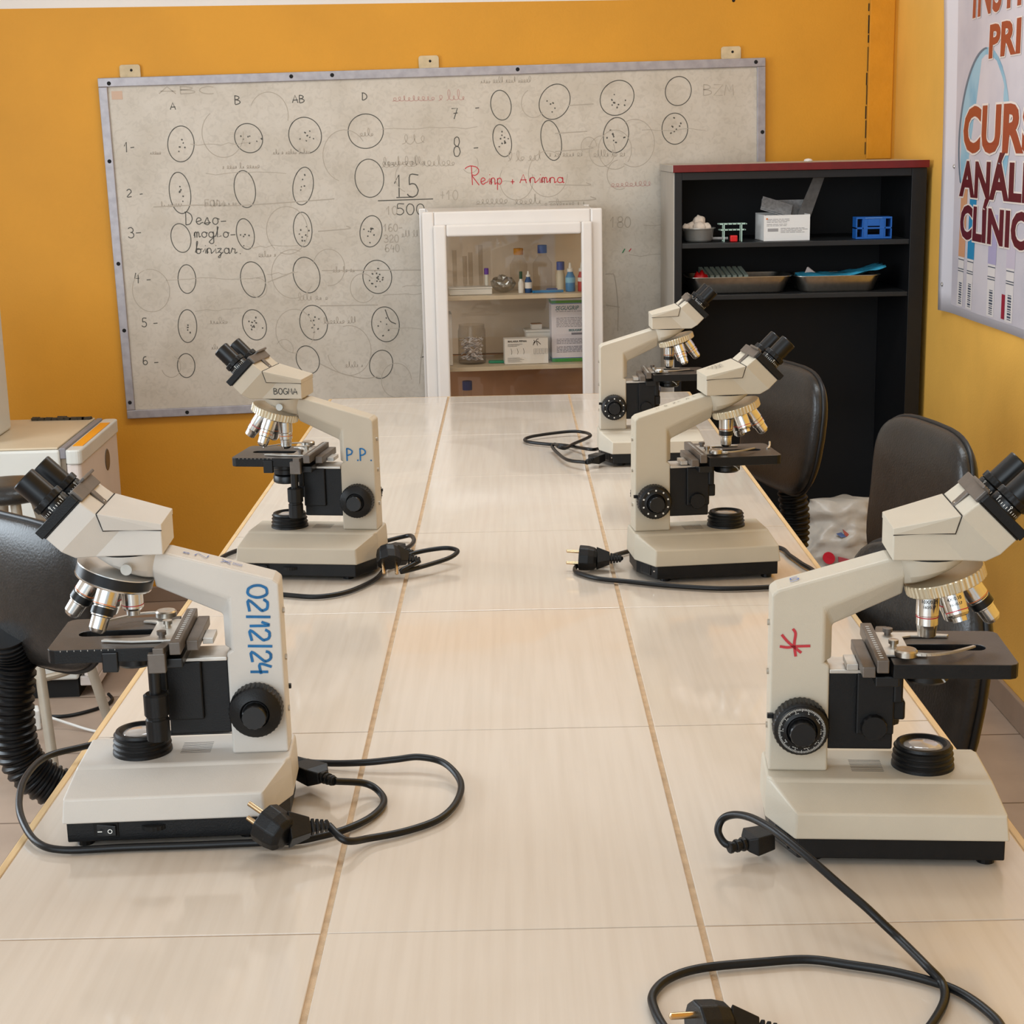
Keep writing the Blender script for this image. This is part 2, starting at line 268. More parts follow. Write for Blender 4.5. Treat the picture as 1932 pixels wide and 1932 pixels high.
CAB={"NL":[[-0.0177,0.2604,0.022],[0.0097,0.2777,0.012],[0.0245,0.2683,0.006],[0.0292,0.2449,0.0045],[0.0194,0.214,0.0045],[-0.0009,0.1892,0.0045],[-0.0239,0.1742,0.0045],[-0.0475,0.165,0.0045],[-0.0867,0.1636,0.0045],[-0.1304,0.1615,0.0045],[-0.196,0.1595,0.0045],[-0.2481,0.1568,0.0045],[-0.2762,0.171,0.006],[-0.3012,0.2119,0.01],[-0.3171,0.2568,0.012],[-0.3254,0.3074,0.014],[-0.3206,0.3593,0.014],[-0.2918,0.3877,0.013],[-0.2615,0.4097,0.012],[-0.244,0.4337,0.008],[-0.1825,0.4391,0.006],[-0.1273,0.4214,0.006],[-0.0667,0.3589,0.006],[-0.0337,0.3471,0.006],[0.0043,0.3395,0.009],[0.0341,0.3382,0.012],[0.0588,0.3384,0.014],[0.0839,0.3256,0.012],[0.1007,0.2869,0.008],[0.0984,0.2437,0.006],[0.0836,0.208,0.0045],[0.0555,0.1831,0.0045],[0.0235,0.1654,0.006],[0.004,0.1435,0.014]],"MR":[[0.2628,1.1159,0.012],[0.2528,1.1067,0.008],[0.2452,1.0956,0.0045],[0.2479,1.0691,0.0045],[0.2754,1.035,0.0045],[0.3154,1.0162,0.0045],[0.3644,0.9924,0.0045],[0.4229,0.9728,0.0045],[0.4625,0.9683,0.0045],[0.5112,0.972,0.0045],[0.5449,0.9807,0.0045],[0.5697,1.0056,0.0045],[0.5847,1.0479,0.0045],[0.5753,1.0938,0.0045],[0.5665,1.1416,0.0045],[0.554,1.1956,0.0045],[0.4734,1.2175,0.0045],[0.3639,1.2064,0.0045],[0.3082,1.1616,0.006],[0.3039,1.1249,0.012]],"ML":[[-0.0136,1.1768,0.016],[-0.0013,1.205,0.016],[0.0017,1.2465,0.014],[-0.0055,1.2862,0.012],[-0.0215,1.2945,0.008],[-0.0543,1.2805,0.0045],[-0.0887,1.2881,0.0045],[-0.1568,1.294,0.0045],[-0.2439,1.2736,0.0045],[-0.288,1.2055,0.0045],[-0.2832,1.1045,0.0045],[-0.2479,1.0315,0.0045],[-0.2023,0.9981,0.0045],[-0.1665,0.9844,0.0045],[-0.1191,0.9699,0.0045],[-0.0814,0.9874,0.0045],[-0.0551,1.0279,0.0045],[-0.0401,1.0693,0.0045],[-0.0322,1.1037,0.008],[-0.0211,1.1271,0.012],[0.0093,1.1523,0.018],[0.0474,1.161,0.022],[0.0668,1.155,0.022],[0.0718,1.1409,0.02],[0.0533,1.114,0.016],[-0.0061,1.0589,0.014]],"NR":[[0.343,0.1116,0.016],[0.3335,0.1129,0.018],[0.3284,0.1204,0.026],[0.3324,0.123,0.036],[0.3415,0.1134,0.044],[0.3518,0.0936,0.05],[0.3625,0.0686,0.053],[0.3727,0.0442,0.053],[0.391,0.0128,0.046],[0.4086,-0.0104,0.036],[0.4234,-0.0303,0.028],[0.4343,-0.0421,0.02],[0.4447,-0.0554,0.013],[0.4547,-0.0936,0.012],[0.4625,-0.1083,0.006],[0.4581,-0.1298,0.0045],[0.4417,-0.1598,0.0045],[0.4172,-0.1957,0.0045],[0.4105,-0.2462,0.0045],[0.4383,-0.2661,0.0045],[0.4783,-0.2289,0.0045],[0.4879,-0.1745,0.0045],[0.4847,-0.1449,0.0045],[0.4688,-0.1132,0.0045],[0.4368,-0.0894,0.0045],[0.4014,-0.0751,0.0045],[0.3719,-0.066,0.0045],[0.3376,-0.0686,0.0045],[0.2911,-0.0758,0.0045],[0.2651,-0.0902,0.0045],[0.2516,-0.112,0.0045],[0.2509,-0.1336,0.0045],[0.2559,-0.1591,0.0045],[0.2663,-0.1859,0.0045],[0.2928,-0.208,0.0045],[0.3154,-0.1963,0.0045],[0.3226,-0.1874,0.012]],"FR":[[0.2971,1.8355,0.016],[0.2637,1.8828,0.012],[0.2462,1.9696,0.01],[0.2376,2.029,0.012],[0.2433,2.0215,0.018],[0.2504,1.9888,0.018],[0.2633,1.9962,0.014],[0.2813,2.0427,0.014],[0.3131,2.1189,0.012],[0.3208,2.1522,0.012],[0.3096,2.197,0.01],[0.2782,2.2106,0.01],[0.2088,2.181,0.008],[0.184,2.1538,0.006],[0.1908,2.1193,0.006],[0.2308,2.0882,0.006],[0.2658,2.0711,0.006],[0.3132,1.9781,0.014],[0.335,2.03,0.006],[0.37,2.055,0.0045],[0.42,2.06,0.0045]]}
SCR=[[-0.0905,0.4367,0.028,0.091,2],[0.0265,0.434,0.028,0.0717,2],[0.1177,0.4268,0.0191,0.1244,2],[-0.3312,0.7438,0.0283,0.2101,3],[-0.3703,0.553,0.0288,0.2182,2],[-0.3071,0.6193,0.0497,0.0576,2],[0.3213,0.4796,0.028,0.1249,3],[0.1331,0.5725,0.0189,0.104,2],[0.0097,0.5625,0.0277,0.0972,2],[0.2697,0.5696,0.019,0.098,2],[-0.0686,0.7916,0.016,0.1536,2],[-1.0321,0.4514,0.0149,0.0639,2],[-0.904,0.4511,0.0149,0.0964,2],[-0.4324,0.6445,0.021,0.043,2],[-0.3657,0.5586,0.0212,0.1302,2],[-1.0534,0.6047,0.0136,0.0317,2],[-0.844,0.5583,0.0158,0.1068,2],[-0.6922,0.5972,0.0137,0.1071,2],[-0.9096,0.099,0.0186,0.0489,2],[-0.7516,0.2963,0.0162,0.0596,2],[-0.5311,0.2444,0.0163,0.0656,2],[-0.9089,0.0218,0.0144,0.0709,2],[-0.5656,0.089,0.0187,0.0935,2],[-0.6389,0.1626,0.0219,0.0821,2],[-0.5054,-0.0463,0.0167,0.0498,2],[-0.3191,0.3448,0.0184,0.0438,2]]
# ------------------------------------------------------------------ colours used in many places
M_BLACK = mat('black_plastic', (17,17,18), .42, noise=.3, nscale=60, bump=.12, bscale=700, spec=.35)
M_BLACK2 = mat('black_anodised_metal', (13,14,16), .33, noise=.3, nscale=50)
M_STAGE = mat('worn_black_stage', (70,62,56), .34, noise=.35, nscale=26, bump=.1, bscale=900)
M_RUB = mat('black_rubber_cable', (9,10,12), .38, bump=.05, spec=.4)
M_CHROME = mat('chrome', (226,224,220), .22, 1.0, noise=.12, nscale=30)
M_STEEL = mat('brushed_steel', (196,190,180), .28, 1.0, noise=.15, nscale=80)
M_DULL = mat('dull_aluminium', (206,201,193), .42, .8, noise=.2, nscale=60)
M_BRKT = mat('grey_brown_metal', (112,104,97), .4, .6, noise=.25, nscale=60)
M_BRASS = mat('brass_pin', (206,178,140), .25, 1.0)
M_WHITE = mat('white_mark', (225,225,220), .6)
M_RED = mat('red_mark', (184,52,60), .6); M_ORANGE = mat('orange_mark', (206,110,50), .6)
M_LENS = mat('frosted_lens', (190,180,172), .12, coat=1.0)
M_BLUE = mat('blue_marker', (22,104,160), .5, noise=.3, nscale=90); M_BLUE2 = mat('ink_blue_marker', (56,92,168), .5); M_INK = mat('black_marker', (52,50,47), .6)
M_DARK = mat('dark_gap', (14,13,12), .8)

# ------------------------------------------------------------------ the room
XR, YB, XL, ZC, ZP = 1.35, 3.8, -2.3, 2.95, T+1.024      # right wall, back wall, left wall, ceiling, top of the orange paint
YW = math.radians(4.5)
dW = Vector((math.cos(YW), math.sin(YW), 0)); nW = Vector((-math.sin(YW), math.cos(YW), 0)); PW = Vector((.15, YB, 0))
def wall_at(u, back, z): return PW+dW*u-nW*back+Vector((0, 0, z))       # back = distance in front of the back wall
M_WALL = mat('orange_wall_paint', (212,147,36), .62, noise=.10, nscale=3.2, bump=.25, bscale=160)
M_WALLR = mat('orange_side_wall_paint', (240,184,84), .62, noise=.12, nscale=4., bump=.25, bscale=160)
M_WALLT = mat('white_wall_paint', (226,218,210), .6, noise=.05, nscale=3)
M_FLOOR = mat('floor_tile', (150,128,112), .38, noise=.16, nscale=9)
bm = BM(); uR = (XR-PW.x)/dW.x; uL = (XL-PW.x)/dW.x
def wall_seg(bm, z0, z1, th=.12):
    a = wall_at(uL, 0, 0); b = wall_at(uR, 0, 0); p = [(a.x, a.y), (b.x, b.y), (b.x, b.y+th), (a.x, a.y+th)]
    prism(bm, p, z0, z1, 'z')
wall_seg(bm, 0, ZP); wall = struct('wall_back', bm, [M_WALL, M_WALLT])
b2 = bmesh.new(); b2.from_mesh(wall.data); wall_seg(b2, ZP, ZC)
b2.faces.ensure_lookup_table()
for f in b2.faces: f.material_index = 1 if f.calc_center_median().z > ZP-.0001 and min(v.co.z for v in f.verts) > ZP-.001 else 0
bmesh.ops.recalc_face_normals(b2, faces=b2.faces); b2.to_mesh(wall.data); b2.free()
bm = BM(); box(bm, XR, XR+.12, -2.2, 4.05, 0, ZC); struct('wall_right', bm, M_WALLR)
bm = BM(); box(bm, XL-.12, XL, -2.2, 3.7, 0, ZC); struct('wall_left', bm, M_WALLT)
bm = BM(); box(bm, XL-.12, XR+.12, -2.2, 4.05, ZC, ZC+.1); struct('ceiling', bm, M_WALLT)
# floor: tiles with grout lines
def grid_floor(name, base, grout, sx, sy, w):
    m = mat(name, base, .35, noise=.14, nscale=8.); nt = m.node_tree; b = nt.nodes['Principled BSDF']
    tc = nt.nodes.new('ShaderNodeTexCoord'); sp = nt.nodes.new('ShaderNodeSeparateXYZ'); nt.links.new(tc.outputs['Object'], sp.inputs[0])
    prev = None
    for ax, s, off in (('X', sx, .08), ('Y', sy, .0)):
        a = nt.nodes.new('ShaderNodeMath'); a.operation = 'ADD'; a.inputs[1].default_value = 20*s+off; nt.links.new(sp.outputs[ax], a.inputs[0])
        q = nt.nodes.new('ShaderNodeMath'); q.operation = 'MODULO'; q.inputs[1].default_value = s; nt.links.new(a.outputs[0], q.inputs[0])
        l = nt.nodes.new('ShaderNodeMath'); l.operation = 'LESS_THAN'; l.inputs[1].default_value = w; nt.links.new(q.outputs[0], l.inputs[0])
        if prev is None: prev = l
        else:
            x = nt.nodes.new('ShaderNodeMath'); x.operation = 'MAXIMUM'; nt.links.new(prev.outputs[0], x.inputs[0]); nt.links.new(l.outputs[0], x.inputs[1]); prev = x
    old = b.inputs['Base Color'].links[0].from_socket; mx = nt.nodes.new('ShaderNodeMix'); mx.data_type = 'RGBA'
    nt.links.new(prev.outputs[0], mx.inputs[0]); nt.links.new(old, mx.inputs[6]); mx.inputs[7].default_value = lin(grout); nt.links.new(mx.outputs[2], b.inputs['Base Color'])
    return m
bm = BM(); box(bm, XL-.12, XR+.12, -2.2, 4.05, -.1, 0); struct('floor', bm, grid_floor('beige_floor_tile', (168,146,128), (112,92,76), .40, .40, .006))
M_SKIRT = mat('skirting_tile', (150,128,110), .4, noise=.15, nscale=10)
bm = BM(); box(bm, XR-.012, XR, -2.2, 3.86, 0, .075); struct('baseboard_right', bm, M_SKIRT, bevel=.003)
bm = BM(); a = wall_at(uL, .012, 0); b = wall_at(uR-.013, .012, 0); prism(bm, [(a.x, a.y), (b.x, b.y), (b.x, b.y+.011), (a.x, a.y+.011)], 0, .05, 'z'); struct('baseboard_back', bm, M_SKIRT, bevel=.003)
# plaster chase in the corner with a cracked joint
bm = BM(); a = wall_at(1.115, .007, 0); b = wall_at(1.192, .007, 0); prism(bm, [(a.x, a.y), (b.x, b.y), (b.x, b.y+.006), (a.x, a.y+.006)], T+.545, ZP, 'z')
struct('trim_1', bm, mat('fresh_orange_plaster', (216,144,24), .6, noise=.1, nscale=14, bump=.5, bscale=60), bevel=.002)
bm = BM(); rnd = random.Random(3); z = T+.56
while z < ZP-.02:
    l = rnd.uniform(.02, .09); u = 1.112+rnd.uniform(-.0015, .0015); a = wall_at(u, .0012, 0); w = rnd.uniform(.0012, .003)
    box(bm, -w/2, w/2, -.001, .001, z, min(z+l, ZP-.02), Matrix.Translation(a)); z += l+rnd.choice((.0, .004, .012))
struct('trim_2', bm, M_DARK)

# ------------------------------------------------------------------ the tiled table
TX0, TX1, TY0, TY1 = -.2978, .6014, -.92, 2.81
m = mat('cream_wood_grain_tile', (207,195,181), .13, noise=.07, nscale=1., stretch=(120, 4., 1), coat=.3, noise2=(201,188,173))
_nt = m.node_tree; _n = _nt.nodes.new('ShaderNodeTexNoise'); _n.inputs['Scale'].default_value = 3.4; _n.inputs['Detail'].default_value = 2; _n.inputs['Distortion'].default_value = .6
_nt.links.new([k for k in _nt.nodes if k.bl_idname == 'ShaderNodeTexCoord'][0].outputs['Object'], _n.inputs['Vector'])
_r = _nt.nodes.new('ShaderNodeMapRange'); _r.inputs[1].default_value = .46; _r.inputs[2].default_value = .54; _r.inputs[3].default_value = .10; _r.inputs[4].default_value = .24; _nt.links.new(_n.outputs['Fac'], _r.inputs[0]); _nt.links.new(_r.outputs[0], _nt.nodes['Principled BSDF'].inputs['Roughness'])
m.node_tree.nodes['Principled BSDF'].inputs['Coat Roughness'].default_value = .06
M_TILE = m
M_GROUT = mat('sandy_grout', (196,168,136), .9, noise=.25, nscale=60, bump=.4, bscale=500)
M_EDGE = mat('pale_wood_edging', (214,182,134), .5, noise=.15, nscale=20, stretch=(8, 1, 8))
tb = thing('lab_table', 'long table topped with glossy cream tiles and sandy grout lines', 'table', (0, 0, 0))
bm = BM(); rnd = random.Random(5)
ys = [TY0+.005]+[k*.4506 for k in range(-1, 7)]+[TY1-.004]
for xa, xb in ((TX0+.006, -.0024), (.0024, .2976), (.3026, TX1-.006)):
    for i in range(len(ys)-1):
        g0 = .0011; j = rnd.uniform(-.0005, .0005)
        if ys[i+1]-ys[i] < .02: continue
        dz = rnd.uniform(0, .0003)
        x0, x1, y0, y1 = xa+rnd.uniform(0, .0005), xb-rnd.uniform(0, .0005), ys[i]+g0+j, ys[i+1]-g0+j
        box(bm, x0, x1, y0, y1, T-.009, T-dz)
obj('tile_surface', bm, M_TILE, tb, bevel=.0008, seg=2)
bm = BM(); box(bm, TX0+.004, TX1-.004, TY0+.003, TY1-.003, T-.03, T-.0016); obj('grout_bed', bm, M_GROUT, tb)
for s, x0, x1 in ((0, TX0-.002, TX0+.005), (1, TX1-.005, TX1+.002)):
    bm = BM(); box(bm, x0, x1, TY0, TY1, T-.045, T-.0008); obj('edge_strip', bm, M_EDGE, tb, bevel=.001)
bm = BM(); box(bm, TX0, TX1, TY1-.004, TY1+.002, T-.045, T-.0008); obj('edge_strip', bm, M_EDGE, tb, bevel=.001)
bm = BM(); box(bm, TX0+.003, TX1-.003, TY0+.003, TY1-.003, T-.06, T-.0305); obj('table_board', bm, mat('table_board', (150,120,88), .6), tb)
M_LEG = mat('table_leg_wood', (120,92,66), .6, noise=.2, nscale=12)
for x in (.0, .25):
    for y in (TY0+.3, 1.0, TY1-.34): 
        bm = BM(); box(bm, x, x+.05, y, y+.05, 0, T-.0605); obj('leg', bm, M_LEG, tb, bevel=.003)

# ------------------------------------------------------------------ microscopes
C45 = math.sqrt(.5)
U = Vector((C45, 0, C45)); V = Vector((-C45, 0, C45)); YA = Vector((0, 1, 0))
def tv(t, v, y=0.): return Vector(((t-v)*C45, y, (t+v)*C45))
def mirror_pts(L): return [(x, y, z) for x, y, z in L]+[(x, -y, z) for x, y, z in L]
def make_microscope(label, org, yaw, cream, ring, turret, stage_z=.1745, cond_drop=0., marks=None, head_yaw=0.):
    root = thing('microscope', label, 'microscope', (org[0], org[1], T), math.radians(yaw), 'binocular microscopes on the tiled table')
    B = .0065                                                           # height of the feet
    # base tray
    bm = BM()
    tray = [(.058,-.074), (.058,.074), (-.116,.074), (-.137,.029), (-.137,-.029), (-.116,-.074)]
    prism(bm, tray, B, .028, 'z'); tr = obj('base_tray', bm, M_BLACK, root, bevel=.0012)
    for x, y in ((.045,-.06), (.045,.06), (-.10,-.055), (-.10,.055)):
        bm = BM(); lathe(bm, [(.0075, 0), (.008, B+.0003)], 14, Matrix.Translation((x, y, 0))); obj('foot', bm, M_RUB, tr)
    bm = BM(); box(bm, .012, .034, .0735, .0752, .0105, .0245); sw = obj('power_switch', bm, M_DARK, tr, bevel=.0006)
    bm = BM(); hull(bm, [(.014, .075, .012), (.032, .075, .012), (.014, .075, .023), (.032, .075, .023), (.024, .0766, .012), (.024, .0766, .023), (.014, .0778, .013), (.014, .0778, .022)])
    obj('rocker', bm, M_BLACK2, tr, bevel=.0004)
    Mt = frame((.0235, .0782, .0175), (0, 1, 0), (-1, 0, 0)); bm = BM(); ribbon(bm, [(-.0065, 0), (-.0025, 0)], .0009, Mt); ribbon(bm, [(.0045+.0018*math.cos(a*.5236), .0018*math.sin(a*.5236)) for a in range(13)], .0008, Mt)
    obj('switch_marks', bm, M_WHITE, tr)
    bm = BM(); lathe(bm, [(.0001, 0), (.0125, 0), (.0125, .004), (.0001, .004)], 40, Matrix.Translation((-.019, .068, .0165)), 1, .0005, (0, .004)); obj('dimmer_wheel', bm, M_DARK, tr)
    cn = Vector((-.906, -.423, 0)); cm = Vector((-.1272, -.0505, .0175)); Mi = frame(cm, cn, (0, 0, 1))
    bm = BM(); box(bm, -.0085, .0085, -.012, .012, -.004, .0012, Mi); inl = obj('power_inlet', bm, M_BLACK2, tr, bevel=.0012)
    bm = BM(); box(bm, -.0058, .0058, -.009, .009, .0005, .0014, Mi); obj('inlet_socket', bm, M_DARK, tr)
    bm = BM(); lathe(bm, [(.0016, 0), (.001, .0012)], 10, frame(cm+Vector((.0085, -.0185, 0)), cn)); obj('screw', bm, M_CHROME, tr)
    # housing
    bm = BM()
    low = [(.061,-.078), (.061,.078), (-.119,.078), (-.1405,.031), (-.1405,-.031), (-.119,-.078)]
    mid = [(.0585,-.0765), (.0585,.0765), (-.1175,.0765), (-.140,.030), (-.140,-.030), (-.1175,-.0765)]
    m2 = [(.0545,-.0375), (.0545,.0375), (-.134,.0375), (-.1395,.029), (-.1395,-.029), (-.134,-.0375)]
    top = [(.0535,-.034), (.0535,.034), (-.136,.034), (-.1393,.0285), (-.1393,-.0285), (-.136,-.034)]
    loft(bm, [[(x, y, z) for x, y in L] for L, z in ((low, .0255), (mid, .0485), (m2, .0605), (top, .0632))])
    ho = obj('base_housing', bm, cream, root, bevel=.0018, seg=3)
    bm = BM()
    for i in range(8): box(bm, -.064, -.036, -.016+i*.0036, -.0151+i*.0036, .0628, .06325)
    obj('vent_slots', bm, M_DARK, ho)
    # lamp collector
    bm = BM(); pr = [(.0275, .0625), (.0272, .066)]
    for i in range(3): z = .066+i*.0052; pr += [(.0272-i*.0006, z), (.0258-i*.0006, z+.0012), (.0262-i*.0006, z+.0038), (.0270-i*.0006, z+.0046)]
    pr += [(.0245, .0818), (.0236, .0842), (.0205, .0846), (.0175, .0815), (.0001, .0815)]
    lathe(bm, pr, 48); lc = obj('lamp_collector', bm, M_BLACK, root, smooth=True, ang=30)
    bm = BM(); lathe(bm, [(.0172, .0812), (.0165, .0822), (.011, .0838), (.0001, .0845)], 32); obj('lens', bm, M_LENS, lc, smooth=True, ang=60)
    # arm with the seat of the head
    bm = BM()
    side = [(-.1372, .0632), (-.0855, .0632), (-.0855, .1605), (-.0905, .1635), (-.0905, .2125), (-.0235, .2412), (-.0235, .2568), (-.038, .2560), (-.131, .2287), (-.1362, .2245)]
    nr = [bm.verts.new((x, .0172, z)) for x, z in side]; fr_ = [bm.verts.new((x, -.0172, z)) for x, z in side]
    kn_ = [bm.verts.new((x, .0052, z)) for x, z in ((-.0828, .1635), (-.0828, .1945), (-.0235, .2225))]; kf = [bm.verts.new((v.co.x, -.0052, v.co.z)) for v in kn_]
    bm.faces.new(nr); bm.faces.new(list(reversed(fr_)))
    for a in range(len(side)):
        b_ = (a+1) % len(side)
        if a in (3, 4): continue
        if a == 5: bm.faces.new((nr[5], nr[6], fr_[6], fr_[5], kf[2], kn_[2])); continue
        bm.faces.new((nr[a], nr[b_], fr_[b_], fr_[a]))
    bm.faces.new((nr[3], nr[4], kn_[1], kn_[0])); bm.faces.new((nr[4], nr[5], kn_[2], kn_[1])); bm.faces.new((fr_[4], fr_[3], kf[0], kf[1])); bm.faces.new((fr_[5], fr_[4], kf[1], kf[2]))
    bm.faces.new((kn_[0], kn_[1], kf[1], kf[0])); bm.faces.new((kn_[1], kn_[2], kf[2], kf[1])); bm.faces.new((nr[3], kn_[0], kf[0], fr_[3]))
    arm = obj('arm', bm, cream, root, bevel=.0022, seg=3)
    bm = BM(); N = 36
    def rg(cx, rx, ry, z): return [(cx+rx*math.cos(2*PI*i/N), ry*math.sin(2*PI*i/N), z) for i in range(N)]
    def rt(cx, rx, ry, z0, k): return [(x, y, z0+k*x) for x, y, _ in rg(cx, rx, ry, 0)]
    loft(bm, [rt(-.004, .017, .013, .2385, .36), rt(-.002, .0245, .020, .2415, .36), rt(-.001, .0290, .0265, .2465, .28), [(x, y, max(z, .2545)) for x, y, z in rt(-.002, .0312, .0295, .2545, .0)], rg(-.002, .0318, .0305, .2572)])
    obj('head_seat', bm, cream, arm, smooth=True, ang=40, bevel=.001)
    bm = BM(); cyl(bm, (-.006, .027, .2475), (-.005, .038, .2478), .0022, n=12); cyl(bm, (-.005, .033, .2478), (-.005, .0395, .2478), .005, n=24); obj('clamp_screw', bm, M_STEEL, arm, smooth=True)
    for x, z in ((-.1373, .195), (-.1373, .15), (-.1373, .10)):
        bm = BM(); cyl(bm, (x+.001, 0, z), (x-.0012, 0, z), .0028, n=12); obj('screw', bm, M_STEEL, arm)
    # focusing block
    bm = BM(); box(bm, -.086, -.0295, -.0145, .0145, .083, .1535); prism(bm, [(-.062, .0985), (-.0295, .0985), (-.0295, .1545), (-.062, .1545)], -.02, .02, 'y')
    fb = obj('focus_block', bm, M_BLACK, root, bevel=.0015)
    bm = BM(); box(bm, -.0855, -.032, -.0185, .0185, .154, .1575); obj('slide_rail', bm, M_DULL, fb, bevel=.0006)
    bm = BM(); box(bm, -.031, -.0225, -.022, .022, .128, .1585); box(bm, -.0305, -.019, -.014, .014, .110, .1275); obj('condenser_bracket', bm, M_BLACK, fb, bevel=.002)
    # coaxial focusing knobs
    for s in (1, -1):
        K = frame((-.1105, s*.0172, .1085), (0, s, 0), (1, 0, 0))
        bm = BM(); lathe(bm, [(.012, 0), (.0205, .001), (.0245, .003), (.0245, .0155), (.0235, .0175), (.0225, .0185), (.0135, .0225), (.0118, .0205), (.0001, .0205)], 144, K, 2, .0006, (.003, .0155))
        kn = obj('coarse_knob', bm, M_BLACK, root, smooth=True, ang=25)
        bm = BM(); lathe(bm, [(.0112, .019), (.0112, .031), (.0104, .0322), (.0001, .0322)], 48, K, 2, .0004, (.019, .031)); obj('fine_knob', bm, M_BLACK2, kn, smooth=True, ang=25)
        if s < 0:
            bm = BM(); lathe(bm, [(.0215, .017), (.0215, .0205), (.0205, .0212), (.0125, .0212), (.0125, .019)], 64, K); obj('graduated_ring', bm, M_BLACK2, kn, smooth=True, ang=30)
            bm = BM(); nt_ = 100 if not marks or not marks.get('coarse_ticks') else 0
            if nt_:
                for i in range(nt_):
                    a = 2*PI*i/nt_; l = .0032 if i % 10 == 0 else (.0026 if i % 5 == 0 else .0018)
                    ribbon(bm, [((.0203)*math.cos(a), .0203*math.sin(a)), ((.0203-l)*math.cos(a), (.0203-l)*math.sin(a))], .0004, K, .0214)
                for i in range(10):
                    a = math.radians(200-36*i) if s < 0 else 0; R = Matrix.Rotation(a-PI/2, 4, 'Z')
                    text_mesh(bm, str(i*20), .0036, K @ Matrix.Rotation(-a+PI, 4, 'Z') @ Matrix.Translation((0, .0153, .0214)), .0)
            else:
                for i in range(10):
                    a = 2*PI*i/10+.3; ribbon(bm, [(.0195*math.cos(a), .0195*math.sin(a)), (.0172*math.cos(a), .0172*math.sin(a))], .0022, K, .0214)
            obj('graduations', bm, M_WHITE, kn)
            bm = BM(); box(bm, -.139, -.1335, -.0205, -.0165, .113, .1175); obj('focus_stop', bm, M_BLACK2, arm, bevel=.0006)
    bm = BM(); lathe(bm, [(.0115, .0), (.0115, .010), (.0105, .0112), (.0001, .0112)], 48, frame((-.047, -.0145, .1062), (0, -1, 0)), 2, .0005, (0, .010))
    obj('condenser_knob', bm, M_BLACK, root, smooth=True, ang=25)
    # stage
    Z = stage_z; bm = BM()
    outer = [(-.036, -.049), (.0615, -.049), (.0665, -.0465), (.0690, -.0415), (.0690, .0415), (.0665, .0465), (.0615, .049), (-.036, .049)]
    inner = [(.0415+.0085*math.cos(a), .0085*math.sin(a)) for a in [(-.5+i/8)*PI for i in range(9)]]+[(-.0125+.0085*math.cos(a), .0085*math.sin(a)) for a in [(.5+i/8)*PI for i in range(9)]]
    holed_plate(bm, outer, inner, Z-.0128, Z)
    for f in bm.faces: f.material_index = 1 if f.normal.z > .9 else 0
    st = obj('stage', bm, [M_BLACK, M_STAGE], root, bevel=.0007)
    bm = BM(); box(bm, -.05, -.03, -.045, .045, Z-.0215, Z-.0125); box(bm, .006, .020, .045, .0515, Z-.0215, Z-.003); obj('stage_carrier', bm, M_BLACK2, st, bevel=.001)
    bm = BM(); box(bm, -.0505, -.0405, -.055, .055, Z-.006, Z+.0055); rl = obj('graduated_rail', bm, M_BRKT, st, bevel=.0008)
    bm = BM()
    for i in range(16): box(bm, -.0475, -.0445, -.048+i*.006, -.0472+i*.006, Z+.0054, Z+.0058)
    obj('rail_graduations', bm, M_WHITE, st)
    bm = BM(); box(bm, -.062, -.0512, -.052, .028, Z-.011, Z-.0015); obj('cross_slide', bm, M_BRKT, st, bevel=.0008)
    bm = BM(); box(bm, -.072, -.0622, -.026, .002, Z-.013, Z-.0075); obj('slide_stop', bm, M_DULL, st, bevel=.0005)
    bm = BM(); hull(bm, mirror_pts([]) or [(-.036, .058, Z+.0015), (-.026, .058, Z+.0015), (-.042, .030, Z+.0015), (-.034, .030, Z+.0015), (-.036, .058, Z-.0045), (-.026, .058, Z-.0045), (-.042, .030, Z-.0045), (-.034, .030, Z-.0045)])
    box(bm, -.037, -.0215, .0505, .0585, Z-.0215, Z-.0035); obj('rail_bracket', bm, M_BRKT, st, bevel=.0008)
    # slide holder: a C shaped plate with a sprung finger
    bm = BM(); prism(bm, [(-.040,-.030), (-.006,-.030), (-.004,-.027), (-.012,-.024), (-.018,-.020), (-.018,.022), (-.010,.026), (.022,.026), (.024,.030), (-.004,.036), (-.040,.036)], Z+.0006, Z+.0026, 'z'); obj('slide_holder', bm, M_DULL, st, bevel=.0004)
    bm = BM(); pts = smooth_path([(-.026,-.036,Z+.006), (-.008,-.041,Z+.0055), (.012,-.034,Z+.005), (.030,-.020,Z+.0045), (.038,-.012,Z+.004)], 5)
    for a, b, w0, w1 in zip(pts, pts[1:], [max(.0028, .005-.0024*i/18) for i in range(99)], [max(.0028, .005-.0024*(i+1)/18) for i in range(99)]):
        d = (b-a).normalized(); nn = Vector((-d.y, d.x, 0)); hull(bm, [q+nn*w*k+Vector((0, 0, h)) for q, w in ((a, w0), (b, w1)) for k in (-.5, .5) for h in (0, .0016)])
    obj('slide_finger', bm, M_DULL, st)
    bm = BM(); lathe(bm, [(.0062, 0), (.0098, .0015), (.0098, .0058), (.0085, .0072), (.003, .0075), (.0001, .0068)], 32, Matrix.Translation((-.024, -.036, Z+.0026))); obj('finger_pivot', bm, M_STEEL, st, smooth=True, ang=30)
    for y in (.028, -.006):
        bm = BM(); lathe(bm, [(.0030, 0), (.0030, .003), (.0044, .0032), (.0044, .0065), (.0001, .007)], 18, Matrix.Translation((-.030, y, Z+.0022))); obj('thumb_screw', bm, M_STEEL if y < 0 else M_BRKT, st, smooth=True, ang=30)
    bm = BM()
    for i in range(9): box(bm, .056-i*.006, .0563-i*.006, .0485, .0496, Z-.0015, Z-.0003)
    obj('edge_graduations', bm, M_WHITE, st)
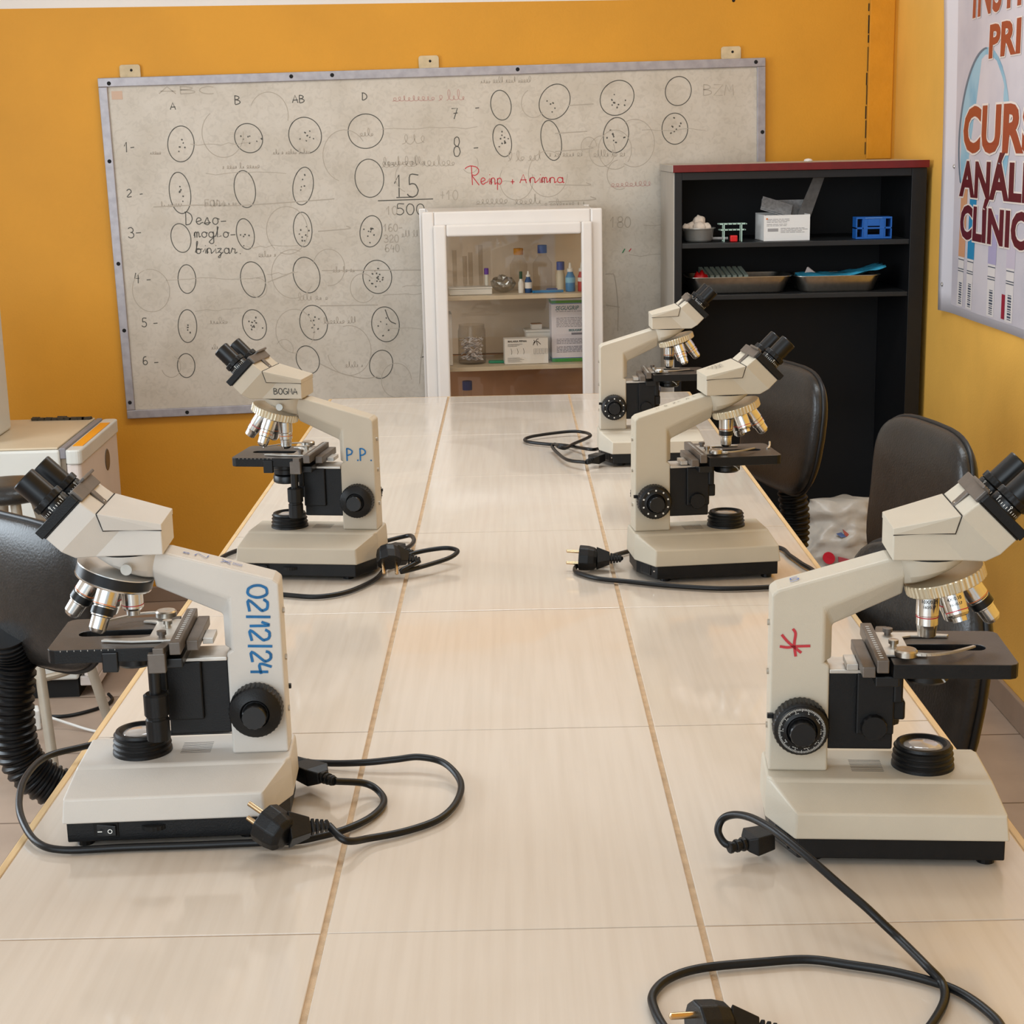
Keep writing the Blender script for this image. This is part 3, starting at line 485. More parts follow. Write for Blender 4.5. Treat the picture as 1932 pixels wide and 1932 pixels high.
    if marks and marks.get('tab'):
        bm = BM(); tube(bm, [(.060, .002, Z+.0008), (.063, .004, Z+.001), (.066, .010, Z+.0035), (.067, .014, Z+.008)], .0016, 6); obj('bent_clip', bm, M_DULL, st)
    # stage drive under the edge
    bm = BM(); cyl(bm, (-.0245, .0475, Z-.013), (-.0245, .0475, Z-.045), .0055); ds = obj('drive_shaft', bm, M_BLACK2, st, smooth=True)
    bm = BM(); MT = Matrix.Translation((-.0245, .0475, 0))
    lathe(bm, [(.0090, Z-.043), (.0112, Z-.0445), (.0112, Z-.0635), (.0095, Z-.0645), (.0095, Z-.0665), (.0106, Z-.0675), (.0106, Z-.0865), (.0001, Z-.0865)], 40, MT, 2, .0004, (Z-.09, Z-.0445)); obj('drive_knob', bm, M_BLACK, st, smooth=True, ang=25)
    # condenser
    bm = BM(); d = cond_drop
    if d: lathe(bm, [(.012, Z-.006), (.012, Z-.0165), (.0135, Z-.0165), (.0135, Z-.018), (.0001, Z-.018)][::-1], 32, None)
    lathe(bm, [(.0001, Z-.0115-d*.4), (.0195, Z-.0115-d*.4), (.0215, Z-.0135-d*.4), (.0215, Z-.020-d*.4), (.0195, Z-.022-d*.4), (.0195, Z-.027-d*.6), (.017, Z-.0295-d*.6), (.0001, Z-.0295-d*.6)], 40); cd = obj('condenser', bm, M_BLACK2, root, smooth=True, ang=30)
    if d:
        bm = BM(); lathe(bm, [(.0155, Z-.024-d*.4), (.0155, Z-.030-d*.6)], 32); obj('condenser_ring', bm, M_CHROME, cd, smooth=True, ang=40)
        bm = BM(); lathe(bm, [(.0001, Z-.0295-d*.6), (.0195, Z-.0295-d*.6), (.0205, Z-.0315-d*.6), (.0205, Z-.039-d*.6), (.018, Z-.041-d*.6), (.0001, Z-.041-d*.6)], 40); obj('filter_holder', bm, M_BLACK2, cd, smooth=True, ang=30)
    bm = BM(); tube(bm, [(.004, -.0205, Z-.017), (.009, -.0235, Z-.0195), (.012, -.0255, Z-.0235)], .0011, 8); obj('iris_lever', bm, M_DULL, cd, smooth=True)
    # nosepiece
    TU = math.radians(17.5); D = Matrix.Translation((.013, 0, .2345)) @ Matrix.Rotation(-TU, 4, 'Y')
    bm = BM(); lathe(bm, [(.0001, -.001), (.018, -.001), (.027, .0015), (.0325, .0045), (.0338, .0045), (.0338, -.004), (.030, -.0055), (.012, -.0075), (.0001, -.0075)], 48, D); no = obj('nosepiece', bm, M_BLACK2, root, smooth=True, ang=30)
    bm = BM(); lathe(bm, [(.0330, .0052), (.0342, .0056), (.0352, .0046), (.0352, -.0042), (.0342, -.0050), (.0330, -.0050)], 176, D, *((2, .0011, (-.0043, .0047)) if ring is not M_BLACK2 else (0,))); obj('knurled_ring', bm, ring, no, smooth=True, ang=22)
    if ring is M_BLACK2:
        bm = BM(); lathe(bm, [(.0345, .0047), (.0356, .0052), (.0356, .0062), (.0335, .0062)], 64, D); lathe(bm, [(.0345, -.0044), (.0354, -.0052), (.0350, -.0066), (.0325, -.0066)], 64, D); obj('chrome_rim', bm, M_CHROME, no, smooth=True, ang=30)
    for az, kind in zip((180, 270, 0, 90), turret):
        a = math.radians(az); sp = math.sin(TU); cp = math.cos(TU)
        p0 = D @ Vector((.0165*math.cos(a), .0165*math.sin(a), -.0065)); dr = D.to_3x3() @ Vector((sp*math.cos(a), sp*math.sin(a), -cp))
        O = frame(p0, dr, (0, -1, 0) if az != 270 and az != 90 else (0, 0, 1))
        bm = BM(); r = .0098
        L = {'4x': .0275, '10x': .041, '40x': .0445, '100x': .0455, 'long': .043}[kind]
        if kind == '4x': pr = [(r*.9, -.004), (r*.9, .001), (r, .002), (r, .0205), (.0085, .0225), (.0062, .0235), (.006, L), (.0001, L)]
        elif kind == '10x': pr = [(r*.9, -.004), (r, .0), (r, .0205), (r*.95, .0212), (r*.95, .0295), (r*.92, .030), (r*.86, .034), (.0078, L-.001), (.0068, L), (.0001, L)]
        else: pr = [(r*.85, -.004), (r*.85, .002), (r*1.04, .0035), (r*1.04, .0185), (r*.96, .0195), (r*.96, .0285), (r*.84, .0295), (r*.80, L-.004), (.006, L-.001), (.004, L), (.0001, L)]
        lathe(bm, pr, 32, O); ob = obj('objective', bm, M_CHROME, root, smooth=True, ang=28)
        if kind in ('40x', '100x'):
            bm = BM(); lathe(bm, [(r*.97, .0205), (r*1.06, .0208), (r*1.06, .0272), (r*.97, .0275)], 32, O); obj('objective_grip', bm, M_BLACK2, ob, smooth=True, ang=30)
        zc = {'4x': .0178, '10x': .0225, '40x': .0178, '100x': .0178, 'long': .0235}[kind]
        rr = r*(.97 if kind in ('10x', 'long') else 1.0)+(.0005 if kind in ('40x', '100x') else .0002)
        bm = BM(); lathe(bm, [(rr-.0004, zc-.0005), (rr, zc-.0004), (rr, zc+.0004), (rr-.0004, zc+.0005)], 32, O); obj('colour_band', bm, M_RED if kind in ('4x', '10x') else M_ORANGE, ob)
        if marks and 'objective_text' in marks and az in (180, 270) and marks['objective_text'].get(az):
            bm = BM(); side = -1 if az == 180 or True else 1
            for i, s in enumerate(marks['objective_text'][az]):
                face = Vector((0, -1, 0)); face = (face-dr*face.dot(dr)).normalized(); yy = -dr; xx = yy.cross(face)
                Mx = Matrix((xx, yy, face)).transposed().to_4x4(); Mx.translation = p0+dr*(.0075+.0048*i)
                text_mesh(bm, s, .0042 if i == 0 else .0034, Mx, .00005, wrap=r+.0002)
            obj('engraving', bm, M_INK, ob)
    # head
    HD = bpy.data.objects.new('viewing_head', None) if False else None
    Hm = Matrix.Translation((-.002, 0, 0)) @ Matrix.Rotation(math.radians(head_yaw), 4, 'Z') @ Matrix.Translation((.002, 0, 0))
    w0, w1 = .0315, .0430
    P = {'a': (-.037, .2585, w0), 'q': (.0229, .2585, w0), 'p1': (.0388, .2590, .0366), 'p2': (.0495, .2666, w1), 'p3': (.0622, .2793, w1), 'p4': (.0305, .3110, w1), 'p5': (.0165, .2996, w1), 's': (-.0110, .2924, w0), 'r': (-.037, .2860, w0)}
    bm = BM(); L = {}; Rr = {}
    for k, (x, z, w) in P.items(): L[k] = bm.verts.new((x, -w, z)); Rr[k] = bm.verts.new((x, w, z))
    for ks in (('a','q','s','r'), ('q','p1','p2','p5','s'), ('p2','p3','p4','p5')):
        bm.faces.new([L[k] for k in ks]); bm.faces.new([Rr[k] for k in reversed(ks)])
    ring_ = ['a','q','p1','p2','p3','p4','p5','s','r']
    for a, b in zip(ring_, ring_[1:]+ring_[:1]): bm.faces.new((L[a], L[b], Rr[b], Rr[a]))
    for v in bm.verts: v.co = Hm @ v.co
    hd = obj('viewing_head', bm, cream, root, bevel=.0012, seg=3)
    bm = BM(); hull(bm, [Hm @ Vector(p) for p in mirror_pts([(-.0373, .0320, .2866), (.0160, .0434, .3003), (.0128, .0380, .2838), (-.0373, .0320, .2812)])]); obj('prism_cover', bm, cream, hd, bevel=.0005)
    bm = BM()
    for s in (1, -1):
        tube(bm, [Hm @ Vector((-.0372, s*.0319, .2808)), Hm @ Vector((-.0112, s*.0319, .2822)), Hm @ Vector((.0130, s*.0376, .2832)), Hm @ Vector((.0166, s*.0430, .2996))], .00042, 6)
    tube(bm, [Hm @ Vector((.0166, -.0425, .3002)), Hm @ Vector((.0166, .0425, .3002))], .00045, 6)
    obj('cover_seam', bm, M_DARK, hd)
    bm = BM(); lathe(bm, [(.0305, .2570), (.0305, .2590)], 36, Matrix.Translation((-.002, 0, 0))); obj('head_joint', bm, M_DARK, hd)
    def hb(bm, t0, t1, v0, v1, y0, y1):
        pts = [Hm @ tv(t, v, y) for t in (t0, t1) for v in (v0, v1) for y in (y0, y1)]; hull(bm, pts)
    bm = BM(); hb(bm, .2410, .2425, .153, .199, -.044, .044); hb(bm, .2425, .2515, .1515, .1985, -.0445, .0445); ep = obj('eyepiece_plate', bm, M_BLACK, root, bevel=.0009)
    bm = BM(); hb(bm, .2400, .2530, .1970, .2015, -.038, .038); hb(bm, .2515, .2545, .1985, .2055, -.040, .002); hb(bm, .2225, .2440, .1988, .2012, -.007, .004); obj('slide_bracket', bm, M_BRKT, ep, bevel=.0008)
    bm = BM()
    for y in (-.004, .001): c = Hm @ tv(.2265, .2010, y); cyl(bm, c, c+(Hm.to_3x3() @ V)*.0011, .0011, n=10)
    obj('screw', bm, M_CHROME, ep)
    for s in (1, -1):
        E0 = Hm @ frame(tv(.2515, .1775, s*.0298), U, (0, -1, 0))
        bm = BM(); lathe(bm, [(.0142, -.0005), (.0142, .0065), (.0133, .008), (.0120, .008), (.0120, .0385), (.0112, .0395), (.0085, .0395), (.0080, .0375), (.0001, .0375)], 40, E0); e = obj('eyepiece', bm, M_BLACK2, root, smooth=True, ang=30)
        bm = BM(); lathe(bm, [(.0122, .0075), (.0150, .0080), (.0152, .0085), (.0152, .0135), (.0146, .0142), (.0122, .0142)], 60, E0, 2, .0005, (.0082, .0136)); obj('dioptre_collar', bm, M_BLACK, e, smooth=True, ang=25)
        bm = BM(); lathe(bm, [(.0001, .0376), (.0078, .0376)], 24, E0); obj('eye_lens', bm, M_LENS, e)
        bm = BM()
        for k in range(11):
            a = math.radians(-55+11*k)
            for sg in ((0, PI) if True else (0,)):
                ca = a+sg; r = .01435; c = Vector((r*math.cos(ca), r*math.sin(ca), .0)); hh = .0034 if k % 5 == 0 else .0022
                Mk = E0 @ frame(c+Vector((0, 0, .0012)), (math.cos(ca), math.sin(ca), 0), (0, 0, 1)); ribbon(bm, [(0, 0), (hh, 0)], .0006, Mk)
                if k % 5 == 0: ribbon(bm, [(hh+.0008+.0009*math.cos(q*.9), .0009*math.sin(q*.9)) for q in range(8)], .0004, Mk)
        obj('dioptre_scale', bm, M_WHITE, e)
    # hand lettering and other marks
    if marks:
        for nm, ink, fn in marks.get('ink', []):
            bm = BM(); fn(bm); obj(nm, bm, ink, arm if 'head' not in nm else hd)
    return root
# planes of the arm and head to write on (z axis = outwards)
FACE_L = Matrix(((-1,0,0,0), (0,0,1,.0176), (0,1,0,0), (0,0,0,1)))       # +Y side, x runs towards the back
FACE_R = Matrix(((1,0,0,0), (0,0,-1,-.0176), (0,1,0,0), (0,0,0,1)))      # -Y side
FACE_L4 = FACE_L; sl = math.atan2(.2560-.2287, .093)
TOPF = Matrix.Translation((-.131, 0, .2293)) @ Matrix.Rotation(-sl, 4, 'Y')   # top of the arm, x runs forwards
M_CREAM = [mat('microscope_enamel_%s' % n, c, .42, noise=.06, nscale=18, bump=.12, bscale=1500) for n, c in (('a', (206,200,192)), ('b', (196,187,170)), ('c', (190,180,161)), ('d', (189,178,160)), ('e', (194,184,167)))]
M_RIB = mat('ribbed_nickel', (206,194,168), .3, .55)
def cap_px(x, y):            # offsets on the arm side of the near right microscope
    return (-.1388+(x-1455)*.000475, .2247-(y-1120)*.000483)
def ink_date(bm):
    # 02/12/24 written downwards, letters lying on their side
    x0 = .1145; y = .2245
    for ch, h in (('0', .0175), ('2', .0175), ('/', .014), ('1', .012), ('2', .0165), ('/', .014), ('2', .016), ('4', .0165)):
        for st in G[ch]:
            pts = [(x0+.001+py*.0175+random.uniform(-.0004, .0004)-.0075, y-px*h*.72) for px, py in st]
            ribbon(bm, [(p.x, p.y) for p in smooth_path([(a, b, 0) for a, b in pts], 4)], .0025, FACE_L, .0002)
        y -= h*(.60 if ch in '/1' else .74)
def ink_top_n(bm):
    pen_text(bm, 'N°', .062, -.006, .0095, 1.3, 0, TOPF, .0012, z=.0004); pen_text(bm, '=X', .030, -.006, .010, .9, 0, TOPF, .0012, z=.0004)
def ink_pp(bm):
    pen_text(bm, 'P.P.', .0945, .166, .018, .62, 0, FACE_L, .0022, z=.0002)
HEAD_L = Matrix(((-1,0,0,0), (0,0,1,.0319), (0,1,0,0), (0,0,0,1)))
def ink_head(bm):
    pen_text(bm, 'BOGMA', -.0045, .2655, .0085, .72, 0, HEAD_L, .0011, z=.0002)
def ink_cross(bm):
    for L in ([(1479,1194), (1490,1207), (1505,1220), (1515,1228)], [(1499,1183), (1504,1192), (1502,1212), (1505,1235)], [(1476,1216), (1490,1218), (1505,1216), (1531,1215)]):
        ribbon(bm, [(p.x, p.y) for p in smooth_path([(*cap_px(*q), 0) for q in L], 4)], .0024, FACE_R, .0002)
def ink_five(bm):
    pen_text(bm, '5', .012, -.006, .011, .8, .1, TOPF @ Matrix.Rotation(0, 4, 'Z'), .0012, z=.0004)
def ink_topmarks(bm):
    for x in (.03, .042, .055, .062, .075, .085): pen_text(bm, random.choice(['N', 'i', 'r', 'X', '5']), x, -.004, .006, .7, .15, TOPF, .0007, z=.0004)
def ink_headtop(bm):
    Mh = Matrix.Translation((-.037, 0, .2874)) @ Matrix.Rotation(-math.atan2(.0136, .0533), 4, 'Y')
    for i in range(3): pen_text(bm, 'XinrX'[:5-i], .012+.004*i, .012-.009*i, .005, .9, .25, Mh, .0007, z=.0007)
MIC = {}
MIC['NL'] = make_microscope('near left microscope with a blue handwritten date down its pale arm', (-.1931, .2441), -177.3, M_CREAM[0], M_BLACK2, ('4x', '10x', '40x', '40x'), .1785, 0., {'ink': [('handwriting', M_BLUE, ink_date), ('handwriting', M_BLUE2, ink_top_n)], 'coarse_ticks': 0})
MIC['ML'] = make_microscope('middle left microscope with blue letters P.P. on its beige arm', (-.1754, 1.152), 171.6, M_CREAM[3], M_RIB, ('long', 'long', '10x', 'long'), .175, .006, {'ink': [('handwriting', M_BLUE, ink_pp), ('head_handwriting', M_INK, ink_head)]})
MIC['MR'] = make_microscope('middle right microscope standing in front of the farthest one, plug lying by its base', (.4651, 1.1011), 5.8, M_CREAM[2], M_RIB, ('40x', '4x', 'long', '10x'), .173, 0., {'ink': [('handwriting', M_INK, ink_topmarks), ('head_handwriting', M_INK, ink_headtop)], 'coarse_ticks': 1, 'tab': 1})
MIC['NR'] = make_microscope('near right microscope with a red handwritten cross on its cream arm', (.5160, .1698), -4.6, M_CREAM[1], M_RIB, ('10x', '4x', '40x', '10x'), .1725, 0., {'ink': [('handwriting', M_RED, ink_cross), ('handwriting', M_BLUE2, ink_five)], 'objective_text': {180: ['10X/0.25', '160/0.17'], 270: ['4X/0.10', '160/0.17']}})
MIC['FR'] = make_microscope('farthest microscope, at the right near the white cabinet, its black cord coiled beside it', (.4654, 1.9395), .9, M_CREAM[4], M_RIB, ('40x', 'long', 'long', '10x'), .173, 0., {'coarse_ticks': 1})

# ------------------------------------------------------------------ power cords on the table
def make_plug(root, c, pins, exit_, flat=False, nm='plug'):
    c = Vector(c); F = frame(c, pins, exit_); ex = Vector(exit_).normalized()
    bm = BM(); lathe(bm, [(.0001, -.017), (.012, -.017), (.0165, -.013), (.0185, -.004), (.0188, .008), (.0182, .0095), (.0001, .0095)], 10, F)
    p = obj(nm, bm, M_BLACK, root, bevel=.0012)
    bm = BM(); q = c-F.to_3x3() @ Vector((0, 0, .006)); X = frame(q, ex)
    hull(bm, [X @ Vector((a*w, b*h, z)) for z, w, h in ((.010, .0135, .0105), (.029, .0075, .0065)) for a in (-1, 1) for b in (-1, 1)])
    for i in range(4): box(bm, -.0062+i*.0006, .0062-i*.0006, -.0055+i*.0004, .0055-i*.0004, .030+i*.0042, .033+i*.0042, X)
    cyl(bm, X @ Vector((0, 0, .028)), X @ Vector((0, 0, .0465)), .0043); obj('strain_relief', bm, M_BLACK, p, bevel=.0008)
    for s in (-1, 1):
        a = F @ Vector((s*.0095 if flat else 0, 0 if flat else s*.0095, .0095)); b = F @ Vector((s*.0095 if flat else 0, 0 if flat else s*.0095, .0275)); bm = BM(); cyl(bm, a, b, .0024, n=14); cyl(bm, b, b+(b-a)*.04, .0024, .0012, n=14); obj('pin', bm, M_BRASS, p, smooth=True)
    return X @ Vector((0, 0, .046))
def make_connector(root, a, b):
    a = Vector(a); b = Vector(b); F = frame(a, b-a, (0, 0, 1)); L = (b-a).length; k = max(.024, L-.019)
    bm = BM(); hull(bm, [F @ Vector(p) for p in [(s*h, q*w, z) for z, w, h in ((0, .0105, .0075), (k*.55, .0105, .0075), (k*.75, .0125, .0085), (k*.8, .0080, .0065), (k, .0060, .0055)) for s in (-1, 1) for q in (-1, 1)]])
    for i in range(3): lathe(bm, [(.0062-i*.0005, k+i*.0062), (.0062-i*.0005, k+.004+i*.0062)], 12, F)
    cyl(bm, F @ Vector((0, 0, k-.002)), F @ Vector((0, 0, max(L, k+.016))), .0045, n=12)
    o = obj('connector', bm, M_BLACK, root, bevel=.0009)
def inlet(key):
    m = Matrix.Translation(MIC[key].location) @ Matrix.Rotation(MIC[key].rotation_euler.z, 4, 'Z'); return m @ Vector((-.1290, -.0516, .0175))
def inlet_n(key): return Matrix.Rotation(MIC[key].rotation_euler.z, 3, 'Z') @ Vector((-.906, -.423, 0))
def make_cord(key, label, plug=None, conn=True, r=.0034):
    pts = [Vector((x, y, z+T)) for x, y, z in CAB[key]]
    base = Vector((pts[0].x, pts[0].y, T)); root = thing('power_cord', label, 'power cord', base, 0, 'black power cords on the table')
    if plug: pts.append(make_plug(root, Vector(plug[0])+Vector((0, 0, T)), *plug[1:]))
    bm = BM(); tube(bm, smooth_path(pts, 7), r, 10); obj('cable', bm, M_RUB, root, smooth=True, ang=80)
    if conn is True: make_connector(root, inlet(key)+inlet_n(key)*.011, pts[0])
    elif conn: make_connector(root, Vector(conn)+Vector((0, 0, T)), pts[0])
    inv = Matrix.Translation(-base)
    for o in root.children_recursive:
        for v in o.data.vertices: v.co = inv @ v.co
    return root
make_cord('NL', 'black power cord looped around the near left microscope, its plug lying in front', ((-.061, .148, .0262), (-.72, .42, .34), (.93, .30, -.05)))
make_cord('MR', 'black power cord around the middle right microscope, plug lying left of the base', ((.2605, 1.095, .0195), (-1, .12, .06), (1, .02, -.03)), conn=(.292, 1.128, .014))
make_cord('ML', 'black power cord behind the middle left microscope, plug standing on its pins', ((-.024, 1.072, .032), (.10, -.66, -.62), (.92, .1, -.25), True))
make_cord('NR', 'black power cord trailing off the near edge of the table from the near right microscope', ((.281, -.192, .0245), (-.95, -.28, .12), (.98, -.05, -.08)))
make_cord('FR', 'black power cord coiled on the tiles left of the farthest microscope', None)

# ------------------------------------------------------------------ whiteboard
bo = wall_at(-.19, 0, T+.335)
wbR = Matrix.Rotation(YW, 4, 'Z')
wb = thing('whiteboard', 'scuffed whiteboard in an aluminium frame covered with drawn circles', 'whiteboard', wall_at(0, 0, 0), YW)
WBU0, WBU1, WBZ0, WBZ1 = -1.182, .800, T-.170, T+.838
TILT = Matrix.Translation((-.19, 0, T+.335)) @ Matrix.Rotation(-.013, 4, 'Y') @ Matrix.Translation((.19, 0, -T-.335))
m = mat('scuffed_whiteboard', (200,189,174), .38, noise=.11, nscale=7., noise2=(186,174,157)); nt = m.node_tree; b = nt.nodes['Principled BSDF']
n2 = nt.nodes.new('ShaderNodeTexNoise'); n2.inputs['Scale'].default_value = 55; n2.inputs['Detail'].default_value = 8; n2.inputs['Distortion'].default_value = 1.2
tc = [n for n in nt.nodes if n.bl_idname == 'ShaderNodeTexCoord'][0]; nt.links.new(tc.outputs['Object'], n2.inputs['Vector'])
rp = nt.nodes.new('ShaderNodeValToRGB'); rp.color_ramp.elements[0].position = .36; rp.color_ramp.elements[0].color = (.72, .70, .68, 1); rp.color_ramp.elements[1].position = .52; rp.color_ramp.elements[1].color = (1, 1, 1, 1)
nt.links.new(n2.outputs['Fac'], rp.inputs['Fac']); mx = nt.nodes.new('ShaderNodeMix'); mx.data_type = 'RGBA'; mx.blend_type = 'MULTIPLY'; mx.inputs[0].default_value = .34
src = b.inputs['Base Color'].links[0].from_socket; nt.links.new(src, mx.inputs[6]); nt.links.new(rp.outputs['Color'], mx.inputs[7]); nt.links.new(mx.outputs[2], b.inputs['Base Color'])
M_BOARD = m
M_FRAME = mat('board_aluminium', (170,164,166), .45, .55, noise=.2, nscale=40)
bm = BM(); box(bm, WBU0+.02, WBU1-.02, -.014, -.003, WBZ0+.02, WBZ1-.02, TILT); obj('panel', bm, M_BOARD, wb)
bm = BM()
for a, b_, c, d in ((WBU0, WBU1, WBZ0, WBZ0+.026), (WBU0, WBU1, WBZ1-.026, WBZ1), (WBU0, WBU0+.026, WBZ0+.0261, WBZ1-.0261), (WBU1-.026, WBU1, WBZ0+.0261, WBZ1-.0261)): box(bm, a, b_, -.021, -.001, c, d, TILT)
obj('frame', bm, M_FRAME, wb, bevel=.002)
bm = BM()
for u, z in ((-1.15, .822), (-.62, .826), (.05, .826), (.77, .826), (-1.168, .60), (-1.168, .30), (-1.168, .10), (.79, .62), (-1.17, -.12), (-.5, .826), (-1.0, -.158)):
    lathe(bm, [(.006, 0), (.004, .002)], 10, TILT @ frame((u, -.0211, T+z), (0, -1, 0)))
obj('rivets', bm, M_DARK, wb)
for u in (-1.088, -.213, .697):
    bm = BM(); prism(bm, rrect(u-.03, u+.03, WBZ1-.004, WBZ1+.036, .008), -.010, -.002, 'y', TILT); br = obj('hanging_tab', bm, mat('painted_tab', (206,184,146), .6, noise=.2, nscale=40), wb, bevel=.001)
    bm = BM(); lathe(bm, [(.004, 0), (.003, .0016)], 10, TILT @ frame((u+.004, -.0101, WBZ1+.02), (0, -1, 0))); obj('screw', bm, M_DARK, br)
bm = BM(); box(bm, -1.146, -1.115, -.0148, -.014, T+.776, T+.80, TILT); obj('tape_scrap', bm, mat('old_tape', (196,164,140), .5), wb)
INKB = Matrix(((1,0,0,0), (0,0,-1,-.0142), (0,1,0,T), (0,0,0,1)))
M_FADE = mat('erased_marker', (170,158,142), .6); M_FADER = mat('erased_red_marker', (184,150,138), .6); M_GREEN = mat('green_marker', (40,120,70), .6)
M_PEN = mat('board_marker', (80,76,68), .6)
inks = [M_PEN, M_RED, M_FADE, M_FADER, M_GREEN]; names = ['marker_line', 'red_marker_stroke', 'erased_writing', 'erased_red_writing', 'green_marker_stroke']
bms = [BM() for _ in inks]; rnd = random.Random(11)
dots = {0:5, 1:7, 2:7, 4:6, 6:5, 9:6, 10:9, 11:9, 15:16, 16:4, 17:11, 18:9, 19:6, 25:5, 26:9, 28:10, 30:9, 31:8}
for i, (u, z, rx, ry) in enumerate(ELL):
    a0 = rnd.uniform(95, 140); sk = rnd.uniform(-.12, .12); pts = []
    for k in range(41):
        a = math.radians(a0+k*9.3); w = 1+.03*math.sin(2*a+i)
        pts.append((u+rx*w*math.cos(a)+sk*ry*math.sin(a), z+ry*w*math.sin(a)))
    cb = BM(); ribbon(cb, pts, .0027, INKB, .0)
    for k in range(dots.get(i, 0)):
        du = rnd.gauss(.0, .3)*rx; dz = rnd.gauss(-.1, .28)*ry; l = rnd.uniform(.003, .006); a = rnd.uniform(0, PI); ribbon(cb, [(u+du, z+dz), (u+du+l*math.cos(a), z+dz+l*math.sin(a))], .0042, INKB, .0)
    obj('drawn_circle', cb, M_PEN, wb)
for s, u, z, h, w, c, ang in TXT:
    tb_ = bms[c] if c > 1 else BM()
    pen_text(tb_, s, u, z, h, w, ang, INKB, .0028 if h < .06 else .0034, z=.0001*c)
    if c < 2: obj(['handwriting', 'red_handwriting'][c], tb_, inks[c], wb)
for u, z, h, w, c in SCR: scribble(bms[c], u, z, h, w, INKB, .0024, .00006)
for pts, c in LIN:
    ribbon(bms[c], [(p.x, p.y) for p in smooth_path([(a, b_, 0) for a, b_ in pts], 5)], .003, INKB, .0001*c)
for k in range(46):      # half wiped circles and lines
    u = rnd.uniform(-1.1, .72); z = rnd.uniform(-.12, .74); r = rnd.uniform(.02, .07); c = 2
    if rnd.random() < .55: ribbon(bms[c], [(u+r*math.cos(q*.2+k), z+r*1.15*math.sin(q*.2+k)) for q in range(rnd.randint(14, 32))], .0022, INKB, .00003)
    else:
        l = rnd.uniform(.08, .3); ribbon(bms[c], [(u+l*q/8, z+rnd.uniform(-.004, .004)) for q in range(9) if u+l < .77], .0018, INKB, .00003)
for bm, k, nm in zip(bms, inks, names):
    o = obj(nm, bm, k, wb)
    if 'erased' in nm: o['kind'] = 'stuff'
tag(obj('wall_screw', (lambda b_: (lathe(b_, [(.005, 0), (.003, .004)], 10, frame(wall_at(.698, 0, T+1.018), -nW)), b_)[1])(BM()), M_DARK, at=tuple(wall_at(.698, 0, T+1.018))), 'small dark screw in the orange wall above the right end of the whiteboard', 'screw')

# ------------------------------------------------------------------ white cabinet behind the table
M_CABW = mat('white_gloss_enamel', (226,218,210), .22, noise=.03, nscale=10, coat=.4)
M_CABI = mat('cabinet_inside', (228,210,188), .6, noise=.1, nscale=12)
M_CABL = mat('cabinet_lower_inside', (190,146,114), .6, noise=.14, nscale=16)
CB = .345                                                                  # front of the cabinet to the wall
cab_o = wall_at(0, CB, 0)
cab = thing('glass_door_cabinet', 'white metal cabinet with a glazed door standing behind the table end', 'cabinet', cab_o, YW)
def cw(u, y, z): return cab_o+dW*u+nW*y+Vector((0, 0, z+.0007))
CU0, CU1, CZT = -.264, .250, T+.430
bm = BM()
box(bm, CU0, CU0+.02, .290, .312, .02, CZT-.0005); box(bm, CU1-.02, CU1, .290, .312, .02, CZT-.0005); box(bm, CU0, CU0+.02, .018, .2895, .02, .06); box(bm, CU1-.02, CU1, .018, .2895, .02, .06); box(bm, CU0+.0201, CU1-.0201, .018, .312, CZT-.02, CZT-.0005); box(bm, CU0+.0201, CU1-.0201, .018, .312, .02, .045)
obj('body', bm, M_CABW, cab, bevel=.002)
for x in (CU0+.006, CU1-.010):
    bm = BM(); box(bm, x, x+.004, .0185, .2890, .0605, CZT-.0205); obj('added_side_glass', bm, glass('cabinet_glass', (247,244,240), .02, .02), cab)  # unseen cabinet sides, glazed here to let light reach the inside
bm = BM(); box(bm, CU0+.0205, CU1-.0205, .300, .311, T-.012, CZT-.021); obj('back_panel', bm, M_CABI, cab)
bm = BM(); box(bm, CU0+.0205, CU1-.0205, .299, .311, .046, T-.014); obj('lower_back_panel', bm, M_CABL, cab)
bm = BM()
for a, b_, c, d in ((CU0, CU0+.034, .02, CZT), (CU1-.034, CU1, .02, CZT), (CU0+.0341, CU1-.0341, CZT-.042, CZT), (CU0+.0341, CU1-.0341, .02, .06)): box(bm, a, b_, 0, .017, c, d)
obj('frame', bm, M_CABW, cab, bevel=.005, seg=3)
DU0, DU1, DZ1, DZ0 = CU0+.031, CU1-.031, CZT-.036, .05
dr = BM()
for a, b_, c, d in ((DU0, DU0+.036, DZ0, DZ1), (DU1-.032, DU1, DZ0, DZ1), (DU0+.0361, DU1-.0321, DZ1-.034, DZ1), (DU0+.0361, DU1-.0321, DZ0, DZ0+.05)): box(dr, a, b_, -.018, -.001, c, d)
door = obj('door', dr, M_CABW, cab, bevel=.006, seg=3)
bm = BM(); box(bm, DU0+.034, DU1-.030, -.008, -.005, DZ0+.048, DZ1-.032); obj('glass_pane', bm, glass('cabinet_glass', (247,244,240), .02, .02), door)
SH = [T+.1885, T-.0165]
for z in SH+[T-.30]:
    bm = BM(); box(bm, CU0+.0205, CU1-.0205, .021, .2985, z-.012, z); obj('shelf', bm, mat('pale_shelf', (204,188,162), .4, noise=.08, nscale=16), cab, bevel=.001)
for x in (CU0+.03, CU1-.03):
    for y in (.05, .29): bm = BM(); cyl(bm, (x, y, 0), (x, y, .0205), .012); obj('foot', bm, M_BLACK, cab)
